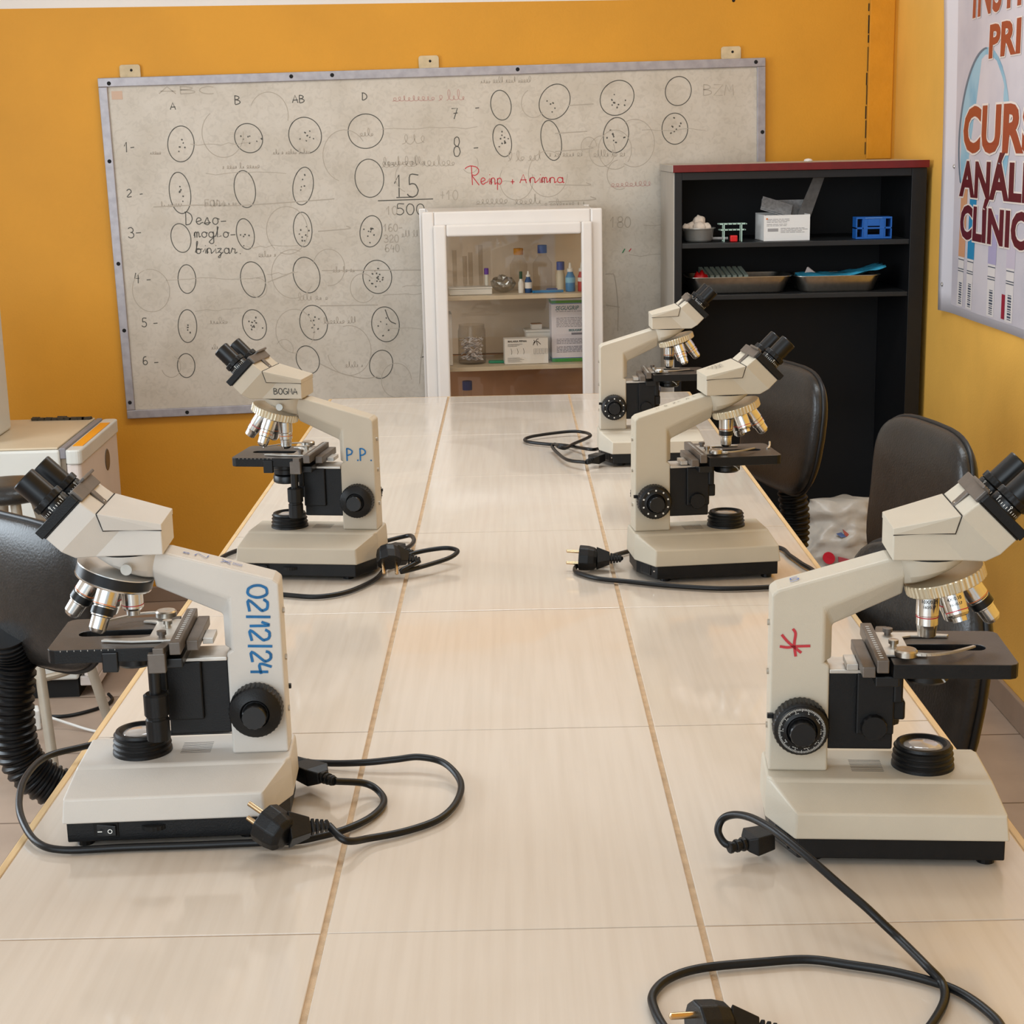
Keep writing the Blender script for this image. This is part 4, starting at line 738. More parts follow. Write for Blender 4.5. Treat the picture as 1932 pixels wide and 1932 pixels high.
# --- what stands in it
G_CLR = glass('clear_plastic', (252,250,247), .08, .0)
def bottle(name, label, cat, pos, r, h, cap_r, cap_h, body, capm, neck=None, label_m=None, lz=(.2, .75), tip=False, group=None, taper=None):
    t = thing(name, label, cat, pos, YW, group)
    sh = h-cap_h
    pr = [(.0001, 0), (r*.95, 0), (r, .002), (r, sh*.72), (cap_r*.9, sh*.93), (cap_r*.85, sh), (.0001, sh)]
    bm = BM(); lathe(bm, pr, 28); bd = obj('body', bm, body, t, smooth=True, ang=40)
    bm = BM()
    if tip: lathe(bm, [(cap_r, sh), (cap_r, sh+cap_h*.35), (cap_r*.55, sh+cap_h*.4), (cap_r*.35, h), (.0001, h)], 20)
    else: lathe(bm, [(cap_r, sh), (cap_r, h-.001), (cap_r*.9, h), (.0001, h)], 36, None, 2, .0005, (sh+.001, h-.0015))
    obj('cap', bm, capm, t, smooth=True, ang=30)
    if label_m:
        bm = BM(); n = 20; a0, a1 = math.radians(190), math.radians(350); z0, z1 = lz[0]*sh, lz[1]*sh
        for i in range(n):
            q = [bm.verts.new((( r+.0004)*math.cos(a0+(a1-a0)*k/n), (r+.0004)*math.sin(a0+(a1-a0)*k/n), z)) for k, z in ((i, z0), (i+1, z0), (i+1, z1), (i, z1))]; bm.faces.new(q)
        obj('paper_label', bm, label_m, t)
    return t
M_CYEL = mat('yellow_cap', (222,150,6), .4); M_CBLU = mat('blue_cap', (10,70,158), .4); M_CDBL = mat('dark_blue_cap', (10,40,118), .4); M_PUR = mat('purple_cap', (104,62,168), .4); M_GRN = mat('dark_green_rubber', (26,66,44), .5)
M_PWH = mat('white_plastic', (222,220,214), .4); M_PAPER = mat('white_paper', (224,220,214), .7); M_BBLUE = mat('blue_bottle', (26,120,176), .35); M_BNAVY = mat('navy_bottle', (30,70,120), .35); M_BRED = mat('red_bottle', (176,42,52), .4); M_VIAL = mat('ivory_vial', (206,196,174), .4)
S1, S2 = SH[0], SH[1]
def cu(px, d=0.): return (-.2+(px-839)*.00152)*(1+d*.2)+d*.02
t = thing('slide_box', 'white flat box on the upper shelf of the white cabinet, at the left', 'box', cw(-.128, .085, S1), YW)
bm = BM(); box(bm, -.062, .062, -.03, .03, 0, .016); obj('tray', bm, M_PWH, t, bevel=.002); bm = BM(); box(bm, -.063, .063, -.031, .031, .0162, .0215); obj('lid', bm, M_PWH, t, bevel=.002)
for i, (px, h, w) in enumerate(((859, .105, 'leftmost'), (878, .088, 'second from left'), (889, .098, 'third from left'), (908, .118, 'rightmost'))):
    bm = BM(); lathe(bm, [(.0001, 0), (.004, .001), (.0062, .006), (.0065, h), (.0058, h), (.0055, .008), (.0001, .004)], 20)
    p = cw(cu(px, .1), .092, S1+.0216)
    tag(obj('test_tube', bm, G_CLR, smooth=True, ang=50), 'clear empty test tube on the flat white cabinet box, %s of four' % w, 'test tube', 'clear test tubes in the white cabinet').location = p
t = thing('sample_tube', 'slim tube with a purple cap on the upper cabinet shelf', 'tube', cw(cu(918, .1), .085, S1+.0216), YW)
bm = BM(); lathe(bm, [(.0001, 0), (.0048, .002), (.0055, .005), (.0055, .034)], 20); obj('tube', bm, mat('milky_tube', (214,214,206), .35), t, smooth=True, ang=40)
bm = BM(); lathe(bm, [(.0066, .0342), (.0066, .050), (.006, .052), (.0001, .052)], 20); obj('cap', bm, M_PUR, t, smooth=True, ang=40)
# crumpled clear bag
rnd = random.Random(21)
bm = BM(); bmesh.ops.create_icosphere(bm, subdivisions=3, radius=1)
for v in bm.verts:
    n = v.co.normalized(); k = 1+.16*math.sin(9*n.x+4*n.z)*math.cos(7*n.y+3)+rnd.uniform(-.07, .07); v.co = Vector((n.x*.035*k-.006*max(0, n.z), n.y*.03*k, max(.0, (n.z+1)*.5)*.048*k+.0005))
tag(obj('plastic_bag', bm, glass('crinkled_film', (226,226,222), .12, .22)), 'crumpled clear plastic bag on the upper cabinet shelf beside the purple-capped tube', 'bag').location = cw(cu(950, .12), .10, S1)
bottle('reagent_bottle', 'clear bottle with a yellow screw cap on the upper cabinet shelf', 'bottle', cw(cu(983, .2), .19, S1), .026, .122, .0145, .019, G_CLR, M_CYEL)
bottle('reagent_bottle', 'tall clear bottle with a blue screw cap on the upper cabinet shelf', 'bottle', cw(cu(1028, .2), .19, S1), .029, .130, .0140, .024, G_CLR, M_CBLU)
bottle('dropper_bottle', 'small dropper bottle with dark green bulb and white label', 'bottle', cw(cu(982, .1), .075, S1), .0078, .062, .0046, .021, M_PWH, M_GRN, label_m=M_PAPER, tip=False)
bottle('dropper_bottle', 'small navy dropper bottle with a white tip on the upper cabinet shelf', 'bottle', cw(cu(996, .1), .080, S1), .0105, .062, .0068, .016, M_BNAVY, M_PWH, label_m=M_PAPER, lz=(.28, .66), tip=True)
bottle('vial', 'ivory vial with a blue cap on the upper cabinet shelf', 'vial', cw(cu(1059, .15), .125, S1), .0135, .084, .0118, .024, M_VIAL, M_CBLU)
bottle('dropper_bottle', 'larger bright blue dropper bottle with a white tip, beside the red one', 'bottle', cw(cu(1076, .1), .085, S1), .0145, .083, .0095, .026, M_BBLUE, M_PWH, label_m=mat('pale_blue_label', (120,180,210), .6), lz=(.45, .72), tip=True)
bottle('dropper_bottle', 'red dropper bottle with a white tip at the right end of the upper cabinet shelf', 'bottle', cw(cu(1098, .1), .083, S1), .0125, .083, .0095, .026, M_BRED, M_PWH, label_m=M_PAPER, lz=(.5, .7), tip=True)
bm = BM(); box(bm, -.045, .045, -.012, .012, 0, .006)
for i in range(16): box(bm, -.043+i*.0054, -.0405+i*.0054, -.0145, -.0121, .0005, .005)
tag(obj('comb_strip', bm, M_BBLUE), 'flat toothed bright blue plastic strip lying on the upper cabinet shelf', 'strip').location = cw(cu(1032, .1), .075, S1)
bpy.context.scene.objects['comb_strip'].rotation_euler = (0, 0, YW)
bm = BM(); prism(bm, [(-.024, -.008), (.024, -.008), (.02, .008), (-.02, .008)], 0, .007, 'z'); tag(obj('clip_strip', bm, M_CDBL, bevel=.001), 'dark blue clip lying behind the toothed blue strip in the cabinet', 'clip').location = cw(cu(1047, .15), .125, S1)
# middle shelf
t = thing('carton', 'narrow white carton at the left end of the middle cabinet shelf', 'box', cw(-.2045, .10, S2), YW)
bm = BM(); box(bm, -.016, .020, -.03, .06, 0, .150); obj('box', bm, M_PAPER, t, bevel=.001)
t = thing('jar', 'clear jar stuffed with folded white paper strips on the middle cabinet shelf', 'jar', cw(cu(887, .1)+.002, .11, S2), YW)
bm = BM(); lathe(bm, [(.0001, 0), (.038, 0), (.041, .004), (.041, .095), (.038, .105), (.038, .114), (.0365, .114), (.0365, .105), (.0395, .094), (.0395, .005), (.0001, .003)], 36); obj('glass', bm, G_CLR, t, smooth=True, ang=40)
rnd = random.Random(4)
M_PGREY = mat('grey_paper', (238,236,242), .7)
bm = BM()
for i in range(190):
    a = rnd.uniform(0, 2*PI); r = .031*math.sqrt(rnd.random()); z = rnd.uniform(.010, .074)
    R = Matrix.Translation((r*math.cos(a), r*math.sin(a), z)) @ Matrix.Rotation(rnd.uniform(0, PI), 4, 'Z') @ Matrix.Rotation(rnd.uniform(-.7, .7), 4, 'X') @ Matrix.Rotation(rnd.uniform(-.7, .7), 4, 'Y')
    l = rnd.uniform(.003, .0075); box(bm, -l, l, -.0032, .0032, -.0008, .0008, R)
pp = obj('paper_strips', bm, M_PGREY, t); pp['kind'] = 'stuff'
t = thing('test_kit_box', 'white malaria test kit box with a mosquito drawing on the middle cabinet shelf', 'box', cw(cu(990, .05), .055, S2), YW+.02)
bm = BM(); box(bm, -.064, .064, 0, .045, 0, .074); bx = obj('carton', bm, M_PAPER, t, bevel=.0008)
FR_ = lambda x, y, z: Matrix(((1,0,0,x), (0,0,-1,y), (0,1,0,z), (0,0,0,1)))
bm = BM(); text_mesh(bm, 'MALARIA Pf/PAN', .0075, FR_(-.055, -.0006, .0665), .0002, align='LEFT')
for i in range(3): box(bm, -.055, -.012-.008*i, -.0006, -.0003, .058-i*.003, .0588-i*.003)
for i in range(5): box(bm, -.056, -.02+.006*(i % 3), -.0006, -.0003, .018-i*.003, .0186-i*.003)
for i in range(5): ribbon(bm, [(.022+i*.0085, .028), (.022+i*.0085, .044), (.0265+i*.0085, .044), (.0265+i*.0085, .028), (.022+i*.0085, .028)], .0006, FR_(0, -.0006, 0))
for i in range(3): ribbon(bm, [(-.045+i*.018, .028), (-.043+i*.018, .036), (-.046+i*.018, .046)], .0008, FR_(0, -.0006, 0))
obj('print', bm, M_INK, bx)
bm = BM()
for L in ([(.020,.060),(.028,.066),(.035,.064)], [(.024,.063),(.022,.069)], [(.028,.066),(.031,.071),(.036,.072)], [(.026,.064),(.019,.054)], [(.030,.065),(.032,.053)], [(.033,.064),(.042,.056)]): ribbon(bm, L, .0016, FR_(0, -.0006, 0))
obj('mosquito_drawing', bm, M_DARK, bx)
t = thing('lidded_tub', 'white lidded tub behind the malaria test kit box', 'tub', cw(cu(1016, .2), .155, S2), YW)
bm = BM(); prism(bm, rrect(-.04, .04, -.028, .028, .01), 0, .083, 'z'); obj('tub', bm, M_PWH, t, bevel=.002); bm = BM(); prism(bm, rrect(-.043, .043, -.031, .031, .011), .0832, .091, 'z'); obj('lid', bm, M_PWH, t, bevel=.002)
t = thing('small_carton', 'tiny white and brown carton on top of the lidded tub', 'box', cw(cu(1012, .2), .150, S2+.0912), YW+.15)
bm = BM(); box(bm, -.015, .015, -.010, .012, 0, .014); b1 = obj('carton', bm, M_PAPER, t, bevel=.0006); bm = BM(); box(bm, -.0152, .0152, -.0098, .0122, .0142, .0165); obj('flap', bm, mat('brown_card', (140,96,46), .6), b1)
bm = BM(); prism(bm, rrect(-.025, .025, -.012, .012, .004), 0, .007, 'z'); tag(obj('green_packet', bm, mat('green_packet', (40,132,96), .4), bevel=.001), 'flat green packet on the middle cabinet shelf between jar and test kit box', 'packet').location = cw(cu(935, .1), .10, S2)
t = thing('test_kit_box', 'tall white printed carton with green bands at the right of the middle cabinet shelf', 'box', cw(cu(1084, .06), .075, S2), YW)
bm = BM(); box(bm, -.068, .046, 0, .07, 0, .186); bx = obj('carton', bm, mat('lilac_white_card', (214,210,218), .6), t, bevel=.0008)
M_GRB = mat('green_print', (46,140,58), .5); M_BLP = mat('blue_print', (50,100,170), .5); M_TEAL = mat('teal_print', (34,104,116), .5)
bm = BM(); box(bm, -.0682, .0462, -.0005, .0702, .0002, .010); box(bm, -.0682, .0462, -.0005, .0702, .172, .180); obj('green_band', bm, M_GRB, bx)
bm = BM(); box(bm, -.0682, .0462, -.0004, .0701, .0105, .0122); box(bm, -.0682, .0462, -.0004, .0701, .1695, .1715); obj('blue_line', bm, M_BLP, bx)
bm = BM(); box(bm, -.066, .044, .002, .068, .1861, .188); obj('dark_top', bm, M_DARK, bx)
bm = BM(); text_mesh(bm, 'SEGUGRIP', .0165, FR_(-.056, -.0007, .157) @ Matrix(((1,.2,0,0),(0,1,0,0),(0,0,1,0),(0,0,0,1))), .0002, align='LEFT', xs=.92); text_mesh(bm, 'SEGUGRIP', .0085, FR_(-.018, -.0007, .092), .0003, align='LEFT'); obj('lettering', bm, M_TEAL, bx)
bm = BM(); rnd = random.Random(8)
for z in [.147]+[.128-.0042*i for i in range(7)]+[.066-.0042*i for i in range(4)]+[.044-.004*i for i in range(5)]:
    x = -.054
    while x < .036:
        w = rnd.uniform(.004, .014); box(bm, x, min(x+w, .042), -.0006, -.0003, z, z+.0014); x += w+.0022
box(bm, -.01, .026, -.0006, -.0003, .079, .085)
obj('small_print', bm, mat('grey_print', (116,116,128), .6), bx)
# lower shelf
bottle('reagent_bottle', 'bottle with a dark blue cap low in the white cabinet, just above the table edge', 'bottle', cw(cu(882, .1)-.008, .10, T-.2995), .026, .232, .0145, .027, G_CLR, M_CDBL)
bottle('vial', 'white-capped vial at the lower left inside the white cabinet', 'vial', cw(-.208, .11, T-.2995), .014, .226, .010, .02, G_CLR, M_PWH)
# ------------------------------------------------------------------ black shelf unit in the corner
M_BLAM = mat('black_laminate', (17,17,19), .38, noise=.2, nscale=30); M_GLAM = mat('grey_laminate', (176,168,156), .5, noise=.08, nscale=14); M_REDE = mat('dark_red_edging', (108,20,18), .35, noise=.2, nscale=40); M_BLI = mat('black_inside', (11,11,13), .6)
SX0, SX1, SY0, SY1 = .623, 1.333, 3.42, 3.805
sh = thing('shelf_unit', 'tall black open shelf unit with a dark red top edge in the corner', 'shelf unit', (.98, SY0, 0))
def rel(*a): return Matrix.Translation((-.98, -SY0, 0))
RS = rel()
bm = BM(); box(bm, SX0+.003, SX0+.024, SY0, SY1, 0, T+.5245, RS); sd = obj('side_panel', bm, M_BLAM, sh, bevel=.001)
bm = BM(); box(bm, SX0, SX0+.0028, SY0+.002, SY1, .0, T+.524, RS); obj('grey_side_face', bm, M_GLAM, sd); sd.children[0]['label'] = 'light grey outer face'
bm = BM(); box(bm, SX1-.042, SX1, SY0, SY1, 0, T+.5245, RS); obj('side_panel', bm, M_BLAM, sh, bevel=.001)
bm = BM(); box(bm, SX0+.0245, SX1-.0425, SY0+.001, SY1, T+.503, T+.5245, RS); obj('top_rail', bm, M_BLAM, sh, bevel=.001)
bm = BM(); box(bm, SX0-.004, SX1+.004, SY0-.004, SY1, T+.525, T+.545, RS); tp = obj('top_board', bm, M_GLAM, sh, bevel=.0015); tp['label'] = 'grey top board'
bm = BM(); box(bm, SX0-.002, SX1+.0045, SY0-.0075, SY0-.0045, T+.525, T+.5455, RS); obj('red_edge', bm, M_REDE, tp, bevel=.001)
bm = BM(); box(bm, SX0+.0245, SX1-.0425, SY1-.012, SY1-.001, .0, T+.5025, RS); obj('back_panel', bm, M_BLI, sh)
SS = [T+.3275, T+.180]
for z, th in ((SS[0], .014), (SS[1], .013), (.10, .018)):
    bm = BM(); box(bm, SX0+.0245, SX1-.0425, SY0+.006, SY1-.0125, z-th, z, RS); obj('shelf', bm, mat('black_shelf', (30,31,32), .42, noise=.2, nscale=30), sh, bevel=.001)
def sx(px, d=.1): return .158+(px-966)/3030*(4.6+d)
def on(px, y, k, dz=.0008): return (sx(px, y-SY0), y, SS[k]+dz)
# steel bowl with cotton wool
t = thing('steel_bowl', 'small steel bowl at the left end of the upper black shelf, holding cotton wool balls', 'bowl', on(1319, 3.50, 0))
bm = BM(); lathe(bm, [(.0001, 0), (.034, 0), (.040, .006), (.044, .034), (.0485, .0375), (.0485, .039), (.043, .0375), (.0385, .008), (.033, .003), (.0001, .003)], 40); obj('bowl', bm, mat('dull_steel', (190,186,178), .35, .55, noise=.1, nscale=40), t, smooth=True, ang=50)
M_COT = mat('cotton_wool', (222,204,186), .95, noise=.1, nscale=60, bump=.8, bscale=160)
names = ['at the front', 'at the left', 'at the back right', 'topmost', 'at the left rim', 'at the right']
for i, (x, y, z, r) in enumerate(((0, -.014, .038, .019), (-.018, .006, .038, .018), (.014, .016, .037, .018), (.002, .004, .056, .018), (-.037, -.006, .041, .011), (.020, -.006, .038, .016))):
    bm = BM(); bmesh.ops.create_icosphere(bm, subdivisions=3, radius=r); rnd = random.Random(i)
    for v in bm.verts: v.co *= 1+.10*math.sin(7*v.co.x/r+i)*math.cos(5*v.co.y/r)+rnd.uniform(-.05, .05)
    c = Vector(on(1319, 3.50, 0))+Vector((x, y, z)); o = obj('cotton_ball', bm, M_COT, smooth=True, ang=180); o.location = c
    tag(o, 'white cotton wool ball in the steel bowl, %s of the heap' % names[i], 'cotton ball', 'cotton wool balls in the steel bowl')
# white wire test tube rack with a red tube box
M_PGRN = mat('pale_green_plastic', (178,204,188), .4)
t = thing('test_tube_rack', 'pale green test tube rack beside the steel bowl on the upper black shelf', 'rack', on(1381, 3.475, 0))
for z, w in ((.0485, .040), (.032, .037)):
    bm = BM(); outer = [(-w, -.018), (w, -.018), (w, .018), (-w, .018)]
    for i in range(7): box(bm, -w+i*2*w/6.4, -w+i*2*w/6.4+.0028, -.018, .018, z, z+.0025)
    for y in (-.018, -.002, .0152): box(bm, -w, w, y, y+.0028, z-.0002, z+.0027)
    obj('grid_deck', bm, M_PGRN, t)
for x in (-.026, .024):
    for y in (-.0178, .015): bm = BM(); box(bm, x, x+.0028, y, y+.0028, 0, .0485); obj('leg', bm, M_PGRN, t)
bm = BM(); box(bm, -.010, .010, -.012, .010, 0, .0175)
tag(obj('red_pot', bm, mat('bright_red_plastic', (206,22,26), .4), bevel=.002), 'small bright red pot under the pale green test tube rack', 'pot').location = on(1384, 3.470, 0)
bm = BM(); cyl(bm, (-.03, 0, .0085), (.02, -.012, .0085), .004, n=14); cyl(bm, (-.025, .014, .0052), (.015, .012, .0052), .0045, n=14)
tag(obj('spare_tube', bm, mat('smoky_tube', (150,146,140), .3), smooth=True), 'pair of joined smoky tubes lying between steel bowl and test tube rack', 'tube').location = on(1360, 3.50, 0)
# white carton with papers
t = thing('open_carton', 'open white carton with a printed label on the upper black shelf, holding folded papers', 'box', on(1483, 3.455, 0), math.radians(3))
bm = BM()
for a in ((-.066, .066, 0, .0018, 0, .072), (-.066, .066, .118, .12, 0, .075), (-.066, -.064, .002, .118, 0, .073), (.064, .066, .002, .118, 0, .073), (-.066, .066, .002, .118, 0, .002)): box(bm, *a)
bx = obj('carton', bm, M_PAPER, t)
bm = BM(); box(bm, -.055, -.025, -.0006, -.0002, .0265, .035); rnd = random.Random(2)
for z in (.060, .056, .052, .046, .042, .0345, .031, .027, .023):
    x = -.058 if z > .04 else -.018
    while x < (.0 if z > .04 else .045): w = rnd.uniform(.005, .016); box(bm, x, x+w, -.0006, -.0002, z, z+.0014); x += w+.002
obj('label_print', bm, mat('grey_label_print', (150,146,144), .6), bx)
bm = BM(); box(bm, -.060, -.055, -.0007, -.0002, .060, .064); obj('label_mark', bm, M_ORANGE, bx)
M_LEAF = mat('printed_leaflet', (150,148,146), .7, noise=.35, nscale=120)
t = thing('folded_leaflet', 'folded printed leaflet sticking out of the white carton, tilted to the left', 'leaflet', Vector(on(1465, 3.50, 0))+Vector((0, 0, .027)), math.radians(8))
R1 = Matrix.Translation((-.004, .010, .046)) @ Matrix.Rotation(math.radians(17), 4, 'Y')
bm = BM(); box(bm, -.046, .046, -.0025, .0, .0, .040, R1 @ Matrix.Rotation(math.radians(-18), 4, 'X')); box(bm, -.046, .046, -.006, -.0045, .002, .034, R1 @ Matrix.Rotation(math.radians(-34), 4, 'X')); sheet = obj('sheet', bm, M_LEAF, t)
t2 = thing('card_sheet', 'grey card standing at the back inside the white carton', 'card', Vector(on(1495, 3.545, 0))+Vector((0, 0, .003)))
bm = BM(); box(bm, -.05, .042, 0, .0015, 0, .108); obj('sheet', bm, M_LEAF, t2)
t = thing('cardboard_strip', 'long grey cardboard strip leaning up out of the white carton to the top rail', 'strip', Vector(on(1514, 3.52, 0))+Vector((0, 0, .004)))
bm = BM(); prism(bm, [(-.02, .06), (.019, .058), (.058, .172), (.025, .168)], 0, .004, 'y'); obj('strip', bm, mat('grey_board', (104,100,96), .8, noise=.25, nscale=70), t)
# blue rack
M_BRK = mat('blue_rack_plastic', (28,92,170), .4)
t = thing('blue_tube_rack', 'bright blue plastic tube rack at the right of the upper black shelf', 'rack', on(1645, 3.46, 0))
bm = BM()
for z in (0, .0275, .056): box(bm, -.051, .051, 0, .05, z, z+.005)
for x in (-.051, -.033, .0295, .0475): box(bm, x, x+.0035, 0, .05, .005, .056)
box(bm, -.029, -.018, .0005, .003, .005, .056); box(bm, .0165, .029, .0005, .003, .005, .056); box(bm, -.0178, .0163, .0005, .003, .036, .0558); box(bm, -.0178, .0163, .0005, .003, .005, .012)
obj('frame', bm, M_BRK, t, bevel=.0006)
bm = BM(); 
for x in [-.025+i*.004 for i in range(12)]: box(bm, x, x+.0028, -.0006, -.0001, .0575, .0592)
obj('raised_lettering', bm, mat('pale_blue_relief', (120,160,205), .5), t)
# steel trays
def tray(label, px, w, d, h, ry):
    t = thing('steel_tray', label, 'tray', on(px, ry, 1))
    def rr(a, b, z, r): return [(x, y, z) for x, y in rrect(-a, a, -b, b, r, 6)]
    bm = BM(); loft(bm, [rr(w*.80, d*.8, 0, .02), rr(w*.84, d*.84, .004, .024), rr(w*.96, d*.95, h, .03), rr(w, d, h+.001, .034), rr(w, d, h+.0025, .034), rr(w*.945, d*.935, h+.001, .029), rr(w*.82, d*.82, .006, .022), rr(w*.78, d*.78, .0025, .018)]); obj('pan', bm, M_STEEL, t, smooth=True, ang=45)
    return t
tray('steel tray at the left of the lower black shelf, holding a slide rack', 1389, .152, .10, .046, 3.545)
tray('steel tray at the right of the lower black shelf, holding a blue drape', 1571, .125, .09, .044, 3.535)
t = thing('slide_rack', 'pale rack of upright tubes lying in the left steel tray', 'rack', Vector(on(1371, 3.565, 1))+Vector((0, 0, .007)))
bm = BM(); M_SR = mat('pale_grey_green', (156,166,152), .5)
for i in range(8): hull(bm, [(-.066+i*.0165+dx, y, z) for dx, y, z in ((0, -.03, .012), (.0105, -.03, .012), (0, -.03, .040), (.0105, -.03, .040), (-.012, .03, .018), (-.0015, .03, .018), (-.012, .03, .061), (-.0015, .03, .061))])
box(bm, -.07, .064, -.032, .032, 0, .013); obj('rack', bm, M_SR, t)
bm = BM(); bmesh.ops.create_icosphere(bm, subdivisions=3, radius=1)
for v in bm.verts: v.co = Vector((v.co.x*.024, v.co.y*.02, max(0, v.co.z+.6)*.0345*(1+.1*math.sin(9*v.co.x))))
tag(obj('red_pouch', bm, mat('bright_red_plastic', (206,22,26), .4), smooth=True), 'small red pouch at the left end of the left steel tray', 'pouch').location = Vector(on(1323, 3.525, 1))+Vector((0, 0, .0065))
M_DRP = mat('blue_drape', (46,150,182), .75, noise=.25, nscale=30)
bm = BM(); N = 24
def drz(u, v): return .0375+.010*math.sin(5*u+1)*math.cos(3*v)+.012*max(0, math.sin(2.2*u-.3))*(1-v*v)+(.022*max(0, (u-.72)/.28) if u > .72 else 0)+.003*math.sin(21*u+8*v)
g = [[bm.verts.new((-.108+u*.248, (v)*.06, drz(u, v))) for v in [-1+2*j/10 for j in range(11)]] for u in [i/N for i in range(N+1)]]
for i in range(N):
    for j in range(10): bm.faces.new((g[i][j], g[i+1][j], g[i+1][j+1], g[i][j+1]))
o = obj('surgical_drape', bm, M_DRP, smooth=True, ang=180); s = o.modifiers.new('thickness', 'SOLIDIFY'); s.thickness = .0012
o.location = Vector(on(1571, 3.535, 1))+Vector((0, 0, .003)); tag(o, 'crumpled blue drape filling the right steel tray', 'drape')
bm = BM(); hull(bm, [(-.028, 0, .035), (.020, 0, .036), (-.016, .004, .062), (-.012, .006, .062), (-.028, .002, .035), (.02, .002, .036), (.0, .004, .050)])
tag(obj('paper_scrap', bm, mat('pale_pink_paper', (206,190,184), .7)), 'pale paper corner sticking up from the blue drape in the right tray', 'paper').location = Vector(on(1533, 3.525, 1))+Vector((0, 0, .0045))
bm = BM(); bmesh.ops.create_icosphere(bm, subdivisions=2, radius=.013)
for v in bm.verts: v.co.z = max(0, v.co.z+.004)*.5
tag(obj('tissue_scrap', bm, M_PAPER), 'scrap of white tissue on top of the black shelf unit', 'tissue').location = (sx(1520, .2), 3.62, T+.5455)

# ------------------------------------------------------------------ banner on the right wall
M_BAN = mat('banner_print', (208,200,204), .42, noise=.10, nscale=5., noise2=(188,182,190)); M_BANB = mat('banner_border', (224,220,226), .42)
bn = thing('wall_banner', 'large printed course banner with dark red lettering on the right wall', 'banner', (XR, 2.6, T+.13))
BY0, BY1, BZ0, BZ1 = 1.75, 3.305, .135, 1.25
def bx_(y, z):      # the loose left edge curls off the wall
    e = max(0, (y-3.12)/.19); return -.006-.020*e*e*(.7+.3*math.sin(5*z+1))-.0025*math.sin(9*y+2*z)
def bpt(y, z, off=0.): return (bx_(y, z)-off, y-2.6, z-.13)
def left_edge(z): return 3.262+.047*min(1, max(0, (z-.135)/.85))
bm = BM(); ny, nz = 60, 18; g = []
for i in range(ny+1):
    row = []
    for j in range(nz+1):
        z = BZ0+(BZ1-BZ0)*j/nz; y = BY0+(left_edge(z)-BY0)*i/ny; row.append(bm.verts.new(bpt(y, z-(.012*math.sin(1.7*y) if j == 0 else 0))))
    g.append(row)
for i in range(ny):
    for j in range(nz): bm.faces.new((g[i][j], g[i+1][j], g[i+1][j+1], g[i][j+1]))
o = obj('sheet', bm, M_BANB, bn, smooth=True, ang=180); s = o.modifiers.new('thickness', 'SOLIDIFY'); s.thickness = .0012; s.offset = -1
def bpatch(name, m, poly, off, n=14):
    """flat printed area: polygon in wall coordinates (y runs left in the picture)"""
    bm = BM(); vs = [bm.verts.new(bpt(y, z, off)) for y, z in poly]; f = bm.faces.new(vs)
    bmesh.ops.triangulate(bm, faces=[f]); return obj(name, bm, m, bn)
def bgrid(name, m, y0, y1, z0, z1, off, k=10):
    bm = BM(); q = [[bm.verts.new(bpt(y1(z) + (y0-y1(z))*i/k if callable(y1) else y1+(y0-y1)*i/k, z, off)) for i in range(k+1)] for z in [z0+(z1-z0)*j/k for j in range(k+1)]]
    for a, b_ in zip(q, q[1:]):
        for i in range(k): bm.faces.new((a[i], a[i+1], b_[i+1], b_[i]))
    return obj(name, bm, m, bn)
bgrid('printed_area', M_BAN, BY0, lambda z: left_edge(z)-.105, .168, BZ1, .0012, 16)
M_FLK = mat('flask_blue_print', (150,188,204), .42, noise=.3, nscale=9., noise2=(96,160,190)); M_FLE = mat('flask_edge_print', (92,112,128), .42); M_PALE = mat('pale_print', (220,212,208), .42)
bpatch('flask_picture', M_FLK, [(3.03-.30*math.cos(math.radians(a))*.75-.10, .60+.22*math.sin(math.radians(a))) for a in range(-30, 211, 10)], .0017)
bm = BM(); pts = [(3.03-.30*math.cos(math.radians(a))*.75-.10, .60+.22*math.sin(math.radians(a))) for a in range(90, 211, 6)]
for a, b_ in zip(pts, pts[1:]): hull(bm, [bpt(a[0], a[1], .0019), bpt(a[0]-.014, a[1]-.004, .0019), bpt(b_[0], b_[1], .0019), bpt(b_[0]-.014, b_[1]-.004, .0019), bpt(a[0], a[1], .0022), bpt(b_[0], b_[1], .0022)])
obj('flask_outline', bm, M_FLE, bn)
for i, (y, c, zt) in enumerate(((3.075, (206,150,110), .42), (2.985, (46,132,176), .40), (2.80, (170,160,190), .36), (2.66, (196,184,196), .36))):
    bgrid('tube_cap_picture', mat('print_cap_%s' % 'abcd'[i], c, .42), y-.032, y+.032, .300, zt+.06, .0017, 4)
    bgrid('tube_picture', M_PALE, y-.028, y+.028, .172, .2995, .0017, 4)
    bm = BM(); rnd = random.Random(i)
    for z in (.292, .268, .262): ya, yb = y-.028, y+.028; hull(bm, [bpt(q, z+h, .0019+e) for q in (ya, yb) for h in (0, .0022) for e in (0, .0003)])
    z = .178
    while z < .236: h = rnd.choice((.0018, .003, .0045)); hull(bm, [bpt(q, z+k, .0019+e) for q in (y-.016, y+.010) for k in (0, h) for e in (0, .0003)]); z += h+.0028
    obj('tube_barcode', bm, mat('print_dark', (70,78,92), .5), bn)
bgrid('red_tube_picture', mat('print_red', (150,40,56), .42), 2.69, 2.715, .176, .235, .0018, 2)
M_LT1 = mat('banner_orange_red', (152,62,32), .42); M_LT2 = mat('banner_dark_red', (92,22,30), .42); M_LTW = mat('banner_letter_outline', (228,214,204), .42)
